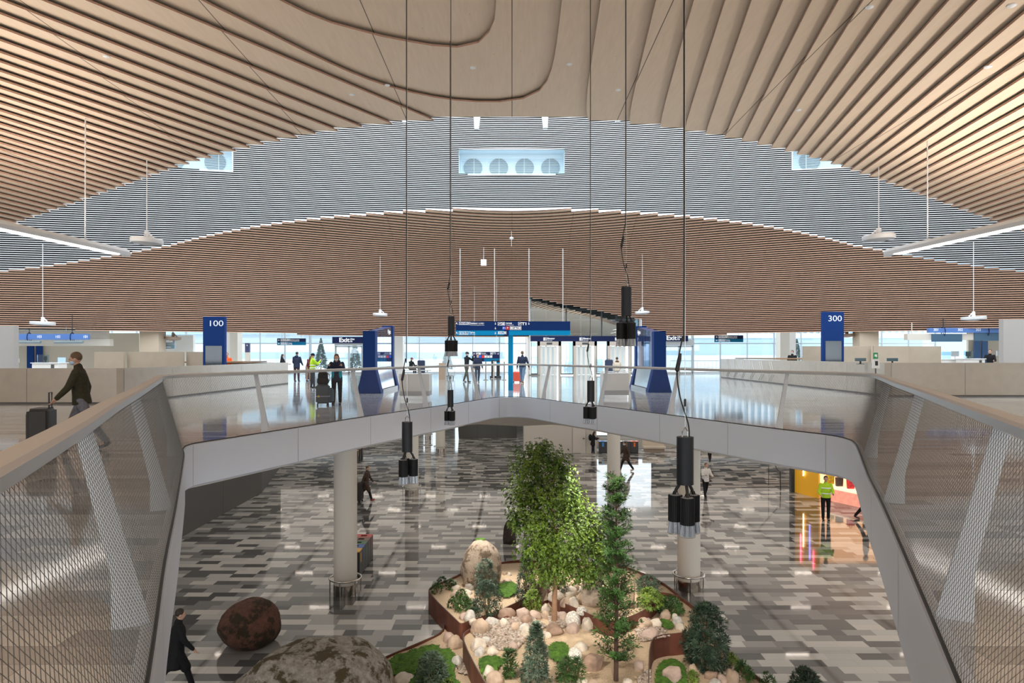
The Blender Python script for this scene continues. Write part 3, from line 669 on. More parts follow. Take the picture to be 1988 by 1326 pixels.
one('counter_shelf', MB().box(15.2, 19.5, 40, 46.5, 1.30, 1.37), M('walnut_top'), 'brown wooden top behind the long right counter', 'counter top')
def screen_wall(x0, x1, Y, z1, n_, lab, jog):
    m = MB(); w = (x1 - x0) / n_
    for i in range(n_): m.box(x0 + i * w + .008, x0 + (i + 1) * w - .008, Y + (i % 2) * jog, Y + .12 + (i % 2) * jog, 0, z1)
    one('partition', m, tan, lab, 'partition')
screen_wall(-19.6, -14.0, 32, 1.72, 4, 'tan folding partition behind the left counter', .25); screen_wall(15.35, 22.8, 36, 2.03, 4, 'tan folding partition behind the right counter', .25)
# ---------------------------------------------------------------- blue numbered pylons
def pylon(px0, px1, y0, Y, s_, lab):
    b = ((px0 + px1) / 2 - CX) * Y / F; t = thing('pylon_sign', lab, 'sign', (b, Y, 0)); k = Board(t, Y, (b, Y, 0)); yb = HY + EYE * F / Y
    k.rect('body', px0, y0, px1, yb, navy, 0, .22); k.rect('screen', px0 + 5, y0 + 57, px1 - 5, yb - 12, screen, -.012, .01)
    k.text('lettering', s_, px0 + 9.5, y0 + 18.5, 11.2, M('number_white', (.75, .8, .9), .5, emit=(.8, .88, 1), es=.25), width=26)
pylon(394, 436, 614.5, 31, '100', 'tall blue pylon numbered 100 behind the left counter'); pylon(1597.5, 1638.5, 605, 33, '300', 'tall blue pylon numbered 300 behind the right counter')
# ---------------------------------------------------------------- desks on both sides
def hung(px0, py0, px1, py1, Y, nums, lab):
    b = at((px0 + px1) / 2, py1, Y); t = thing('desk_number_beam', lab, 'sign', b); k = Board(t, Y, b); k.rect('beam', px0, py0, px1, py1, M('lit_blue_beam', (.07, .16, .42), .3, emit=(.12, .25, .6), es=.25), -.15, .15)
    for x, s_ in nums: Board(t, Y - .15, b).text('lettering', s_, x, py1 - 3.5, 5)
    for f in (.2, .78):
        x = px0 + (px1 - px0) * f; p = k.w(x, py0); part('hanger', MB().tube([(p[0], -.0, p[1] - .5), (p[0], 0, p[1] + 1.2)], .02, 6), black, t)
        part('band', MB().tube([(p[0] + .0, .2 * math.cos(a), p[1] - .2 + .28 * math.sin(a)) for a in [i * PI / 8 for i in range(17)]], .025, 6, cap=False), navy_dark, t)
    return t, k
t, k = hung(28, 648.5, 172, 659.5, 40.5, ((71, '103'), (107, '102'), (161, '101')), 'blue beam numbered 101 to 103 hanging above the left desks')
t, k = hung(1802, 637, 1948, 646, 41, ((1812, '301'), (1859, '302'), (1894, '303')), 'blue beam numbered 301 to 303 hanging above the right desks')
k.rect('display', 1808, 648.5, 1866, 663.5, M('blue_display', (.06, .13, .21), .3), -.1, 0); k.rect('display', 1890.5, 645.5, 1948, 661.5, M('blue_display'), -.1, 0)
for a, b in ((28, 79), (106, 161)):
    c = at((a + b) / 2, 664, 40.15); one('tube_luminaire', MB().tube([(-(b - a) / 2 * .0303, 0, 0), ((b - a) / 2 * .0303, 0, 0)], .09, 10).tube([(-.4, 0, .05), (-.4, .38, .05)], .015, 4).tube([(.4, 0, .05), (.4, .38, .05)], .015, 4).tube([(-.4, .38, .05), (-.4, .38, .9)], .015, 4), M('grey_blue_metal', (.25, .32, .36), .4, .3), ('dark' if a < 50 else 'pale') + ' tube lamp under the left blue beam', 'lamp', loc=c)
mb = MB(); a, b = at(20, 658, 42.4), at(213, 671.5, 42.4); mb.box(a.x, b.x, 42.4, 42.8, b.z, a.z); mb.box(a.x + .2, b.x - .2, 42.5, 42.7, a.z, 3.36); one('bulkhead', mb, cream, 'long cream bulkhead above the left desks', 'bulkhead')
mb = MB(); a, b = at(1762, 648, 41), at(1890, 660, 41); mb.box(a.x, b.x, 41, 41.4, b.z, a.z); mb.box(a.x + .3, a.x + .34, 41.1, 41.14, a.z, 3.5).box(b.x - .3, b.x - .26, 41.1, 41.14, a.z, 3.5); one('bulkhead', mb, cream, 'long cream bulkhead left of the right blue beam', 'bulkhead')
deskw = M('white_desk', (.74, .72, .68), .5)
def desk(px0, px1, pyt, Y, lab):
    a, b = at(px0, pyt, Y), at(px1, pyt, Y); t = thing('service_desk', lab, 'desk', ((a.x + b.x) / 2, Y, 0)); w = (b.x - a.x) / 2
    part('body', MB().box(-w, w, 0, .7, 0, a.z - .04), deskw, t); part('desktop', MB().box(-w - .05, w + .05, -.06, .8, a.z - .04, a.z), white, t)
    part('open_niche', MB().box(w * .45, w * .7, -.012, .0, a.z * .55, a.z - .1), M('dark_niche', (.08, .075, .07), .7), t)
    part('glass_screen', MB().box(-w * .8, w * .1, .2, .22, a.z, a.z + .42), glass('screen_glass', (.75, .88, .92), .15), t)
desk(62, 113, 704, 36, 'white service desk with a glass screen at the far left'); desk(1872, 1912, 696, 38, 'white service desk with a glass screen at the far right')
desk(1828, 1870, 697, 39, 'white service desk with a glass screen left of the seated clerk')
def monitor(px, py, Y, wpx, hpx, lab, m):
    c = at(px, py, Y); w, h = wpx * Y / F / 2, hpx * Y / F; t = thing('monitor', lab, 'monitor', (c.x, Y, c.z)); part('display', MB().box(-w, w, 0, .04, .12, .12 + h), m, t); part('stand', MB().box(-.03, .03, .01, .04, 0, .14).box(-.12, .12, -.05, .12, 0, .02), black, t)
monitor(88, 704, 36.3, 6, 8, 'small black monitor on the far left desk', black); monitor(1880, 696, 38.4, 9, 9, 'black monitor on the far right desk', black)
lightblue = M('pale_blue_screen', (.45, .62, .75), .2, emit=(.5, .7, .85), es=.2)
def wallbox(px0, py0, px1, py1, Y, mat, name, lab, cat, d=.08):
    b = at((px0 + px1) / 2, py1, Y); k = Y / F; w, h = (px1 - px0) * k / 2, (py1 - py0) * k; foot = cat == 'panel'
    m = MB().box(-w, w, 0, d, -b.z if foot else 0, h)
    if not foot: m.box(-.02, .02, .02, .06, -b.z, 0).box(-.14, .14, -.1, .18, -b.z, -b.z + .02)
    return one(name, m, mat, lab, cat, loc=b)
wallbox(52, 671, 65, 704, 44.8, navy, 'door_panel', 'left one of two dark blue panels behind the left desk', 'panel'); wallbox(69.5, 671, 81.5, 704, 44.8, navy, 'door_panel', 'right one of two dark blue panels behind the left desk', 'panel')
wallbox(1892, 662, 1904, 690, 45.8, M('mid_blue_panel', (.05, .13, .3), .4), 'door_panel', 'left one of two blue panels behind the right desk', 'panel'); wallbox(1907, 662, 1918, 690, 45.8, M('mid_blue_panel'), 'door_panel', 'right one of two blue panels behind the right desk', 'panel')
wallbox(112, 694, 126, 704, 40, lightblue, 'notice_screen', 'pale blue screen behind the walking man at the left', 'screen'); wallbox(27.5, 696, 36, 704, 43, lightblue, 'notice_screen', 'small pale blue screen at the far left end wall', 'screen')
wallbox(1848, 682, 1862, 692, 42, M('grey_screen', (.55, .6, .62), .3), 'notice_screen', 'grey screen left of the right desk partition glass', 'screen'); wallbox(1936, 681, 1949, 691, 44, M('grey_screen'), 'notice_screen', 'grey screen beside the right end wall', 'screen')
for px, lab in ((1671, 'left one of two small monitors peeking over the right counter'), (1733, 'right one of two small monitors peeking over the right counter')): monitor(px, 707, 27.5, 21, 6, lab, M('teal_display', (.03, .10, .14), .2))
# ---------------------------------------------------------------- hanging signs
def sign(name, lab, box, Y, back=navy_dark, group=None):
    x0, y0, x1, y1 = box; b = at((x0 + x1) / 2, y1, Y); t = thing(name, lab, 'sign', b, group=group); k = Board(t, Y, b); k.rect('panel', x0, y0, x1, y1, back, 0, .14); return t, k
def rods(k, xs, ytop, ybot, r=.015, mat=white):
    for x in xs:
        a, b = k.w(x, ytop), k.w(x, ybot); X = a[0] + k.b.x; zt = bowl_z(X, k.Y) 
        if k.Y > 35: a = (a[0], (3.1 if 44.1 < k.Y < 48 else zt) - k.b.z + .04)
        part('rod', MB().tube([(a[0], .07, a[1]), (b[0], .07, b[1])], r, 6), mat, k.p)
for side, x0, x1, y0 in (('left', 645, 705, 654), ('right', 1288, 1336, 650)):
    t, k = sign('exit_sign', 'dark blue Exit sign above the %s exit doors' % side, (x0, y0, x1, y0 + 12.5), 56.26); o = 13 if side == 'left' else 5.5
    k.text('lettering', 'Exit', x0 + o, y0 + 10, 8.6, width=20, bold=.012); k.text('lettering', 'Ulos', x0 + o + 21.5, y0 + 5.8, 3.4, width=8.5, bold=.006); k.text('lettering', 'Ut', x0 + o + 21.5, y0 + 10, 3.4, width=4.5, bold=.006)
for side, x0, y0 in (('left', 538, 657), ('right', 1388, 651)):
    t, k = sign('direction_sign', 'two-band sign with left arrows hanging by the %s counter' % side, (x0, y0, x0 + 55, y0 + 13.2), 47.3)
    k.rect('stripe', x0, y0 + 6.8, x0 + 55, y0 + 13.2, teal, -.003, .0); k.picts('l', x0 + 1.2, y0 + 1.2, 4.4, framed=False); k.picts('l', x0 + 1.2, y0 + 7.8, 4.4, framed=False)
    k.picts('wmc+', x0 + 7, y0 + 1, 4.4); k.picts('mwc', x0 + 7, y0 + 7.6, 4.4); k.text('lettering', 'Assistance service', x0 + 25, y0 + 3.8, 2.4, width=18); k.text('lettering', 'Avustuspalvelu', x0 + 25, y0 + 5.9, 1.4, width=18); k.text('lettering', 'Toilets', x0 + 21, y0 + 10.4, 2.4, width=8); k.text('lettering', 'WC-tilat', x0 + 21, y0 + 12.4, 1.4, width=8.5); rods(k, (x0 + 9, x0 + 46), y0 - 14, y0)
# main overhead sign and its post
t, k = sign('overhead_sign', 'wide blue overhead sign with a light blue stripe, hung on four rods', (885, 624, 1107, 651), 30.3, navy)
k.rect('stripe', 885, 641.8, 978, 651, cyan, -.003, 0); k.rect('stripe', 988, 641.8, 1107, 651, cyan, -.003, 0); rods(k, (893, 960, 1027, 1093), 482, 624, .022)
for x, y in ((884, 0),): pass
k.picts('u', 884.5, 625.6, 5.5, framed=False); k.picts('u', 884.5, 644, 5.5, framed=False)
k.picts('wmc+', 891, 625.2, 5.4, gap=1.0); k.text('lettering', 'Assistance service', 913, 629, 3.3, width=27, bold=.003); k.text('lettering', 'Avustuspalvelu', 913, 631.8, 1.8, width=27)
k.picts('mwc', 891, 643.6, 6.2); k.text('lettering', 'Toilets', 911, 647, 3.4, width=11, bold=.003); k.text('lettering', 'WC-tilat', 911, 649.8, 1.8, width=12)
for y in (625, 634, 643.4): k.picts('d', 958.5, y, 6.4, framed=False)
k.picts('ps', 966.5, 625.2, 6.6, gap=1.1); k.text('lettering', 'Arrivals', 982.5, 629, 3.4, width=11.5, bold=.003); k.text('lettering', 'Saapuvat', 982.5, 631.8, 1.8, width=15)
k.picts('p', 1006, 625.2, 6.4); k.text('lettering', 'T1', 1013, 631, 5.2, width=9, bold=.006); k.picts('d', 1023.5, 625, 6.4, framed=False)
k.rect('parking_tile', 975.5, 633.6, 981, 640.4, blue, -.003, 0); k.rect('parking_tile', 982, 633.6, 989, 640.4, red, -.003, 0); Board(t, 30.296, at(996, 651, 30.3)).text('lettering', 'P1', 976, 639, 3.9, width=4.4); Board(t, 30.296, at(996, 651, 30.3)).text('lettering', 'P', 984, 638.6, 4.0)
k.picts('bab', 990, 633.6, 6.8, gap=1.12); k.picts('ewb', 967, 643.4, 5.4)
ps = thing('sign_post', 'light blue sign post standing below the wide overhead sign', 'sign post', (-.06, 30.35, 0))
part('post', MB().box(-.115, .115, 0, .16, 0, 2.44), cyan, ps); part('groove', MB().box(-.045, -.03, -.003, 0, .02, 2.4).box(.03, .045, -.003, 0, .02, 2.4), teal, ps)
t, k = sign('direction_sign', 'small hanging sign with down arrows, seen under the wide overhead sign', (917, 683, 970, 702), 50)
k.rect('stripe', 940, 696, 970, 702, teal, -.003, 0); k.picts('d', 918, 684, 5, framed=False); k.picts('d', 918, 690, 5, framed=False); k.picts('ps', 924, 684, 4.6, gap=1.1); k.text('lettering', 'Arrivals', 935, 686.8, 2.4, width=8); k.text('lettering', 'Saapuvat', 935, 688.6, 1.2, width=11); k.picts('p', 952, 684, 4.6); k.text('lettering', 'T1', 957.5, 688, 4); k.picts('d', 964.5, 684, 5, framed=False)
k.rect('parking_tile', 929.5, 690, 934, 695, blue, -.003, 0); k.rect('parking_tile', 935, 690, 940, 695, red, -.003, 0); k.picts('bab', 940.5, 690, 4.6, gap=1.15); rods(k, (921, 964), 612, 683, .012)
t, k = sign('display_sign', 'grey blue hanging display with pictograms at the left, in front of the white end wall', (309, 657, 339, 677), 44.2, M('grey_blue_display', (.32, .42, .5), .3)); k.picts('wmc+', 320, 660.5, 3.8); k.rect('stripe', 309, 670, 339, 677, M('slate_display', (.2, .3, .37), .3), -.003, 0); k.text('lettering', 'Assistance', 320, 674.5, 2, width=12); rods(k, (314, 334), 640, 657, .012)
as_ = thing('pictogram_stand', 'cream stand with a dark wheelchair pictogram panel behind the left counter', 'sign', ((480 - CX) * 46 / F, 46, 0)); k = Board(as_, 46, as_.location)
k.rect('post', 475.5, 684, 484, HY + EYE * F / 46, cream, 0, .2); k.rect('panel', 475.5, 666, 484, 684, M('slate_blue', (.05, .06, .14), .4), -.01, .2); Board(as_, 45.985, as_.location).picts('w', 477.5, 668, 4.6, framed=False)
# ---------------------------------------------------------------- flight information totems
def totem(x, y, rz, flip, lab):
    t = thing('flight_totem', lab, 'totem', (x, y, 0), rz)
    L, H0, H1 = 4.6, 2.56, 2.95
    for yy, h, h2 in ((-L / 2, H0, H0 + .03), (L / 2 - .5, H1, H1 - .08)):
        m = MB(); m.prism([(-.50, 0), (.50, 0), (.25, 1.05), (.25, h), (-.25, h), (-.25, 1.05)], lambda u, v, s_: (u, s_, v), yy, yy + .5); part('end_panel', m, navy, t)
    top = lambda s_: H0 + (H1 - H0) * (s_ + L / 2) / L
    for sgn in (-1, 1):
        n_ = 5; w = (L - 1.0) / n_
        for i in range(n_):
            a = -L / 2 + .5 + i * w + .015; b = a + w - .03; m = MB(); m.add([(sgn * .22, a, 1.06), (sgn * .22, b, 1.06), (sgn * .22, b, top(b) - .03), (sgn * .22, a, top(a) - .03)], [(0, 1, 2, 3)]); part('screen', m, mirror, t)
        m = MB(); m.add([(sgn * .23, -L / 2 + .5, 1.03), (sgn * .23, L / 2 - .5, 1.03), (sgn * .40, L / 2 - .5, .16), (sgn * .40, -L / 2 + .5, .16)], [(0, 1, 2, 3)]); part('steel_skirt', m, M('polished_skirt', (.6, .66, .72), .12, 1.0), t)
        m = text_mesh('Flights', .26); shift(m, (0, 0, 0)); m.v = [(sgn * .235 + (-sgn) * 0, (-x_ if sgn < 0 else x_) + (1.55 if sgn < 0 else .75), z_ + 2.55) for x_, y_, z_ in m.v]; part('lettering', m, sign_white, t)
    part('core', MB().prism([(-L / 2 + .45, .1), (L / 2 - .45, .1), (L / 2 - .45, H1 - .05), (-L / 2 + .45, H0 - .02)], lambda u, v, s_: (s_, u, v), -.2, .2), M('totem_core', (.03, .05, .16), .3), t)
    part('base', MB().box(-.5, .5, -L / 2 + .5, L / 2 - .5, 0, .14), M('totem_base', (.45, .47, .48), .3, .6), t)
totem(-5.85, 30.2, 0, 1, 'blue mirrored flight totem on the left, beside the woman in black'); totem(6.2, 30.9, 0, -1, 'blue mirrored flight totem on the right, near the right Exit sign')
# ---------------------------------------------------------------- white cabinets behind the balustrade
def cabinet(px0, px1, pyb, pyt, lab):
    Y = EYE * F / (pyb - HY); a, b = (px0 - CX) * Y / F, (px1 - CX) * Y / F; h = EYE - (pyt - HY) * Y / F; t = thing('white_cabinet', lab, 'cabinet', ((a + b) / 2, Y, 0)); w = (b - a) / 2
    part('body', MB().box(-w, w, 0, .9, .30, h), white, t); part('plinth', MB().box(-w + .06, w - .06, .05, .85, 0, .13), steel, t)
    part('grooved_band', MB().box(-w, w, .0, .9, .135, .16).box(-w, w, 0, .9, .18, .205).box(-w, w, 0, .9, .225, .25).box(-w, w, 0, .9, .27, .295).box(-w + .02, w - .02, .02, .88, .13, .3), M('white_groove', (.55, .57, .6), .5), t)
cabinet(775, 833, 776, 726, 'white cabinet behind the balustrade, near the left totem'); cabinet(1171, 1222, 774, 725, 'white cabinet behind the balustrade, near the right totem')
def bench(px, Y, w, lab):
    x = (px - CX) * Y / F; t = thing('bench', lab, 'bench', (x, Y, 0)); part('seat', MB().box(-w, w, -.25, .25, .40, .46), M('pale_bench', (.6, .6, .58), .5), t)
    for s_ in (-1, 1): part('leg', MB().box(s_ * w * .8 - .04, s_ * w * .8 + .04, -.2, .2, 0, .4), frame_m, t)
bench(800, 50, 1.4, 'low pale bench by the glass front, under the person in the red cap'); bench(1200, 46, 1.3, 'low pale bench before the lifts, under the person in the pale hooded coat')
for i, (px, pyb, lab) in enumerate(((943, 738, 'slim steel queue post left of the light blue sign post, farthest left'), (979, 738, 'slim steel queue post directly left of the light blue sign post'), (958.5, 735, 'slim brown pedestal between the two queue posts'))):
    p = on(px, pyb); t = thing('queue_post', lab, 'post', p); part('shaft', MB().tube([(0, 0, 0), (0, 0, 1.15)], .05, 10), steel if i < 2 else champagne, t); part('foot', MB().lathe([(.16, 0), (.16, .03), (.05, .05)], 16), steel, t)
for px, lab in ((957, 'black trolley pedestal, left one under the small hanging sign'), (967, 'black trolley pedestal with a light blue band, right one under the small hanging sign')):
    p = on(px, 734); t = thing('trolley_pedestal', lab, 'pedestal', p); part('column', MB().box(-.11, .11, -.1, .1, .12, 1.2), black, t); part('base', MB().box(-.2, .2, -.25, .25, 0, .14), charcoal, t)
    if px > 960: part('band', MB().box(-.112, .112, -.102, .102, .98, 1.03), cyan, t)
p = on(858, 737); one('brown_stand', MB().box(-.2, .2, 0, .3, 0, 1.05), M('brown_wood', (.35, .25, .17), .5), 'narrow brown stand behind the balustrade, left of the hanging lamps', 'stand', loc=p)
p = on(874, 735); t = thing('luggage_trolley', 'small steel luggage trolley behind the hanging black lamps', 'trolley', p)
part('frame', MB().tube([(-.25, 0, .15), (-.25, .5, .15), (-.25, .6, 1.0), (.25, .6, 1.0), (.25, .5, .15), (.25, 0, .15)], .02, 6), steel, t); part('tray', MB().box(-.25, .25, 0, .5, .16, .2), steel, t)
for x in (-.2, .2): part('wheel', MB().tube([(x - .02, .1, .08), (x + .02, .1, .08)], .08, 12), black, t)
t = thing('hand_sanitiser_stand', 'hand sanitiser stand with a green sign at the right corner of the balustrade', 'dispenser', (13.0, 24.4, 0))
part('pole', MB().tube([(0, 0, .02), (0, 0, 1.1)], .025, 8), M('dark_pole', (.10, .09, .09), .4), t); part('foot', MB().lathe([(.2, 0), (.2, .02), (.03, .03)], 20), M('dark_pole'), t)
part('dispenser', MB().box(-.1, .1, -.08, .06, 1.1, 1.42), white, t); part('drip_tray', MB().box(-.06, .04, -.085, -.08, 1.2, 1.36), black, t); part('sign_plate', MB().box(-.075, .085, .0, .012, 1.44, 1.66), M('green_sign', (.0, .30, .10), .4), t)
part('pictogram', MB().box(-.03, .0, -.004, 0, 1.52, 1.6).box(.02, .045, -.004, 0, 1.5, 1.6), sign_white, t)
# ---------------------------------------------------------------- ceiling lamps and fittings
lampw = M('lamp_white', (.72, .73, .75), .4); lampu = M('lamp_underside', (.36, .36, .37), .5)
def disc(px, py, Y, pyt, d, flip, lab, mat=None, under=None):
    c = at(px, py, Y); t = thing('disc_lamp', lab, 'ceiling lamp', c, group='white disc lamps on rods'); r = d / 2; tilt = Matrix.Rotation(math.radians(2.5) * flip, 4, 'Y'); mat = mat or lampw
    m = MB().lathe([(r * .98, -.10), (r, -.08), (r, .05), (r * .97, .07), (.02, .075)], 40); m.v = [tuple(tilt @ Vector(p)) for p in m.v]; part('disc', m, mat, t, smooth=True)
    m = MB().lathe([(.03, -.18), (.2, -.165), (r * .9, -.105), (r * .96, -.09)], 40); m.v = [tuple(tilt @ Vector(p)) for p in m.v]; part('diffuser', m, under or lampu, t, smooth=True)
    part('housing', MB().lathe([(.10, .07), (.10, .16), (.085, .2), (.085, .33), (.03, .35)], 16), mat, t, smooth=True)
    m = MB().tube([(flip * .08, 0, .25), (flip * .26, 0, .075)], .035, 6); part('arm', m, mat, t); part('rod', MB().tube([(0, 0, .33), (0, 0, (py - pyt) * Y / F if Y < 30 else max((3.1 if Y == 44 else bowl_z(c.x, Y)) - c.z + .03, .4))], .016 if d > .9 else .012, 8), mat, t)
disc(285, 467, 25, 297, 1.1, 1, 'white disc lamp on a rod beside the left linear lamp'); disc(1706, 460, 25, 311, 1.1, -1, 'white disc lamp on a rod beside the right linear lamp')
disc(83, 627, 38.5, 585, 1.24, 1, 'white disc lamp at the far left, above the left desks'); disc(1890, 617, 38.5, 575, 1.24, -1, 'white disc lamp at the far right, above the right desks')
disc(738, 610, 46.5, 578, .98, 1, 'small white disc lamp above the left flight totem'); disc(1247, 606, 46.5, 575, .98, -1, 'small white disc lamp above the right flight totem')
brown = M('brown_lamp', (.36, .27, .21), .5)
disc(336, 656, 44, 644, .97, 1, 'brown disc lamp under the ceiling edge, left of the 100 pylon', brown, brown); disc(1644, 650, 44, 638, .97, -1, 'brown disc lamp under the ceiling edge, right of the 300 pylon', brown, brown)
for sg, lab, xs in ((-1, 'long white linear lamp hanging at the left edge', (-13.3, -14.7)), (1, 'long white linear lamp hanging at the right edge', (12.95, 14.3))):
    t = thing('linear_lamp', lab, 'ceiling lamp', (xs[0], 23.5, 5.02), group='long linear lamps'); ln = 12.5; d = Vector((xs[1] - xs[0], -ln, 0)).normalized(); nn = Vector((-d.y, d.x, 0))
    fn_ = lambda u, v, s_: tuple(nn * u + d * s_ + Vector((0, 0, v)))
    part('housing', MB().prism([(-.13, -.02), (.13, -.02), (.13, .1), (.05, .21), (-.05, .21), (-.13, .1)], fn_, 0, ln), M('lamp_body', (.68, .70, .73), .4), t)
    part('diffuser', MB().prism([(-.115, -.02), (.115, -.02), (.115, -.055), (-.115, -.055)], fn_, .45, ln), M('lit_diffuser', (1, 1, 1), .5, emit=(1, .94, .86), es=5.0), t)
    part('end_cap', MB().prism([(-.13, -.05), (.13, -.05), (.13, .1), (.05, .19), (-.05, .19), (-.13, .1)], fn_, -.06, .0), M('lamp_body'), t)
    for s_ in (1.9, 8.0): p = d * s_; zt = 4.15; part('rod', MB().tube([(p.x, p.y, .2), (p.x, p.y, zt if s_ < 5 else zt + .35)], .02, 8), lampw, t)
t = thing('ceiling_speaker', 'small white square box hanging below the far timber ceiling', 'speaker', at(939, 510, 46)); part('box', MB().box(-.19, .19, -.15, .15, -.2, .2), white, t); part('rod', MB().tube([(0, 0, .2), (0, 0, 1.05)], .016, 6), white, t)
t = thing('ceiling_sensor', 'small white diamond shaped fitting on a rod in the middle of the far ceiling', 'fitting', at(993, 463, 45.5)); part('body', MB().lathe([(.02, -.12), (.16, 0), (.1, .1), (.02, .12)], 8), white, t); part('rod', MB().tube([(0, 0, -.55), (0, 0, .5)], .014, 6), white, t)
# round detectors set into the boards overhead
dots = [(206, 109, -1), (1200, 174, 0), (1105, 124, 0), (918, 131, 0), (752, 165, 0), (1688, 13, 10), (1918, 129, 14), (1550, 213, 9), (1964, 10, 13), (683, 183, 1), (447, 197, 4)]
def board_level(px, py):
    best = None
    for k_ in range(-1, 40):
        z = zk(k_); Y = (z - EYE) * F / (HY - py); x = (px - CX) * Y / F
        if Y > YE: continue
        kk = 0
        for q in range(0, 40):
            L_ = np.interp(Y, Ys[::-1], [p.x for p in left(q)][::-1]); R_ = np.interp(Y, Ys[::-1], [p.x for p in right(q)][::-1])
            if L_ < x < R_: kk = q; break
        if kk == k_: best = (x, Y, z)
    return best
for i, (px, py, _) in enumerate(dots):
    b = board_level(px, py)
    if b: one('ceiling_detector', MB().lathe([(.09, 0), (.09, -.02), (.05, -.04), (.01, -.045)], 16), white, 'small round white detector set into the timber boards overhead', 'detector', group='round detectors in the overhead ceiling', smooth=True, loc=b)
# air nozzle boxes in the light well and the roof struts above
icew = M('ice_white', (.70, .84, .92), .5); nozzle = M('nozzle_grey', (.10, .15, .17), .5)
def nozzle_box(x0, x1, z0, z1, lab, centre, n_):
    y0 = well_y(((x0 + x1) / 2) / 43.0); xm = (x0 + x1) / 2; s_ = (well_y(x1 / 42.0) - well_y(x0 / 42.0)) / (x1 - x0); ang = math.atan(s_)
    t = thing('air_nozzle_box', lab, 'vent', (xm, y0, z0), ang); w = (x1 - x0) / 2 / math.cos(ang); h = z1 - z0
    fr = MB().box(-w, w, -.12, .0, -.06, 0).box(-w, w, -.12, .0, h, h + .06).box(-w - .06, -w, -.12, .0, -.06, h + .06).box(w, w + .06, -.12, .0, -.06, h + .06); part('frame', fr, white, t)
    inn = MB(); inn.add([(-w, -.05, 0), (w, -.05, 0), (w, .9, 0), (-w, .9, 0), (-w, -.05, h), (w, -.05, h), (w, .9, h), (-w, .9, h)], [(0, 1, 2, 3), (4, 5, 6, 7), (0, 3, 7, 4), (1, 2, 6, 5), (3, 2, 6, 7)]); part('recess', inn, icew, t)
    lou = MB(); z = .05
    while z < h * .82: lou.box(-w * .97, w * .97, .80, .84, z, z + .018); z += .075
    for i in range(9): lou.box(-w * .97 + i * w * .2425 - .012, -w * .97 + i * w * .2425 + .012, .79, .84, 0, h * .82)
    part('louvre', lou, icew, t)
    for i in range(n_):
        x = -w + (i + .5) * 2 * w / n_; m = MB(); r = min(.62, h * .4); m.prism([(x + r * math.cos(a * PI / 16), h * .42 + r * math.sin(a * PI / 16)) for a in range(32)], lambda u, v, q: (u, q, max(v, .01)), .845, .89); part('nozzle', m, nozzle, t)
nozzle_box(*NICHES[0], 'recessed white box with four round air nozzles at the middle of the light well', 0, 4); nozzle_box(*NICHES[1], 'recessed air nozzle box half hidden by the boards at the left of the light well', -1, 3); nozzle_box(*NICHES[2], 'recessed air nozzle box half hidden by the boards at the right of the light well', 1, 3)
for px, yb, lab in ((925, 250, 'left one of the two long white roof struts at the top of the light well'), (1059, 248, 'right one of the two long white roof struts at the top of the light well'), (785, 237, 'short white roof strut at the top left of the light well'), (1200, 235, 'short white roof strut at the top right of the light well')):
    Y = 36.0; c = at(px, yb, Y); one('roof_strut', MB().prism([(-.11, 0), (.11, 0), (.30, 2.6), (-.30, 2.6)], lambda u, v, q: (u, q + v * .5, v), 0, .25).prism([(-.05, .12), (.0, .12), (.05, 2.4), (-.1, 2.4)], lambda u, v, q: (u, q + v * .5, v), -.02, 0), M('pale_strut', (.70, .80, .85), .4), lab, 'strut', loc=c)
# ================================================================ lower hall
col_m = M('column_plaster', (.70, .66, .60), .6)
def column(x, y, lab, d=.67):
    t = thing('column', lab, 'column', (x, y, LOW)); r = d / 2; h = -.8 - LOW
    part('shaft', MB().lathe([(r, .02), (r, h)], 40), col_m, t, smooth=True)
    part('steel_plinth', MB().lathe([(r + .012, 0), (r + .012, .30), (r, .305)], 40), M('polished_steel', (.50, .46, .42), .14, 1.0), t, smooth=True)
    g = part('guard_ring', MB().tube([((r + .12) * math.cos(a * PI / 20), (r + .12) * math.sin(a * PI / 20), .46) for a in range(41)], .026, 8, cap=False), steel, t, smooth=True)
    for a in range(6):
        c, s_ = math.cos(a * PI / 3 + .4), math.sin(a * PI / 3 + .4); part('guard_post', MB().tube([((r + .11) * c, (r + .11) * s_, 0), ((r + .11) * c, (r + .11) * s_, .46)], .018, 6), steel, t)
column(-4.88, 20.0, 'round pale column at the left, in front of the row of recycling bins'); column(5.27, 20.35, 'round pale column at the right, behind the nearest black pendant lamp')
column(-4.98, 33.9, 'round pale column behind the second black pendant lamp'); column(5.2, 34.9, 'round pale column behind the slim pointed tree'); column(-5.1, 48.6, 'farthest round pale column at the left, under the gallery edge')
column(-6.9, 56, 'thin far column left of the dark steel escalator wall', .5)
struct('wall_lower_left', MB().box(-12.9, -12.65, 10, 34.5, LOW, -.8).add([(-12.65, 34.5, LOW), (-14.4, 42.5, LOW), (-14.4, 42.5, -.8), (-12.65, 34.5, -.8)], [(0, 1, 2, 3)]).box(-12.655, -12.645, 29.9, 29.93, LOW, -.8), M('charcoal_wall', (.085, .08, .078), .45), 'dark grey wall of the lower hall at the left under the gallery', 'wall')
low_wall = M('lower_wall_beige', (.58, .54, .49), .55)
t = struct('wall_lower_back', MB().box(.85, 6.0, 48.3, 52, LOW, -.8), low_wall, 'beige wall with a plain door at the back of the lower hall', 'wall')
d = thing('door_3', 'plain beige door in the back wall of the lower hall', 'door', (4.75, 48.29, LOW)); d['kind'] = 'structure'
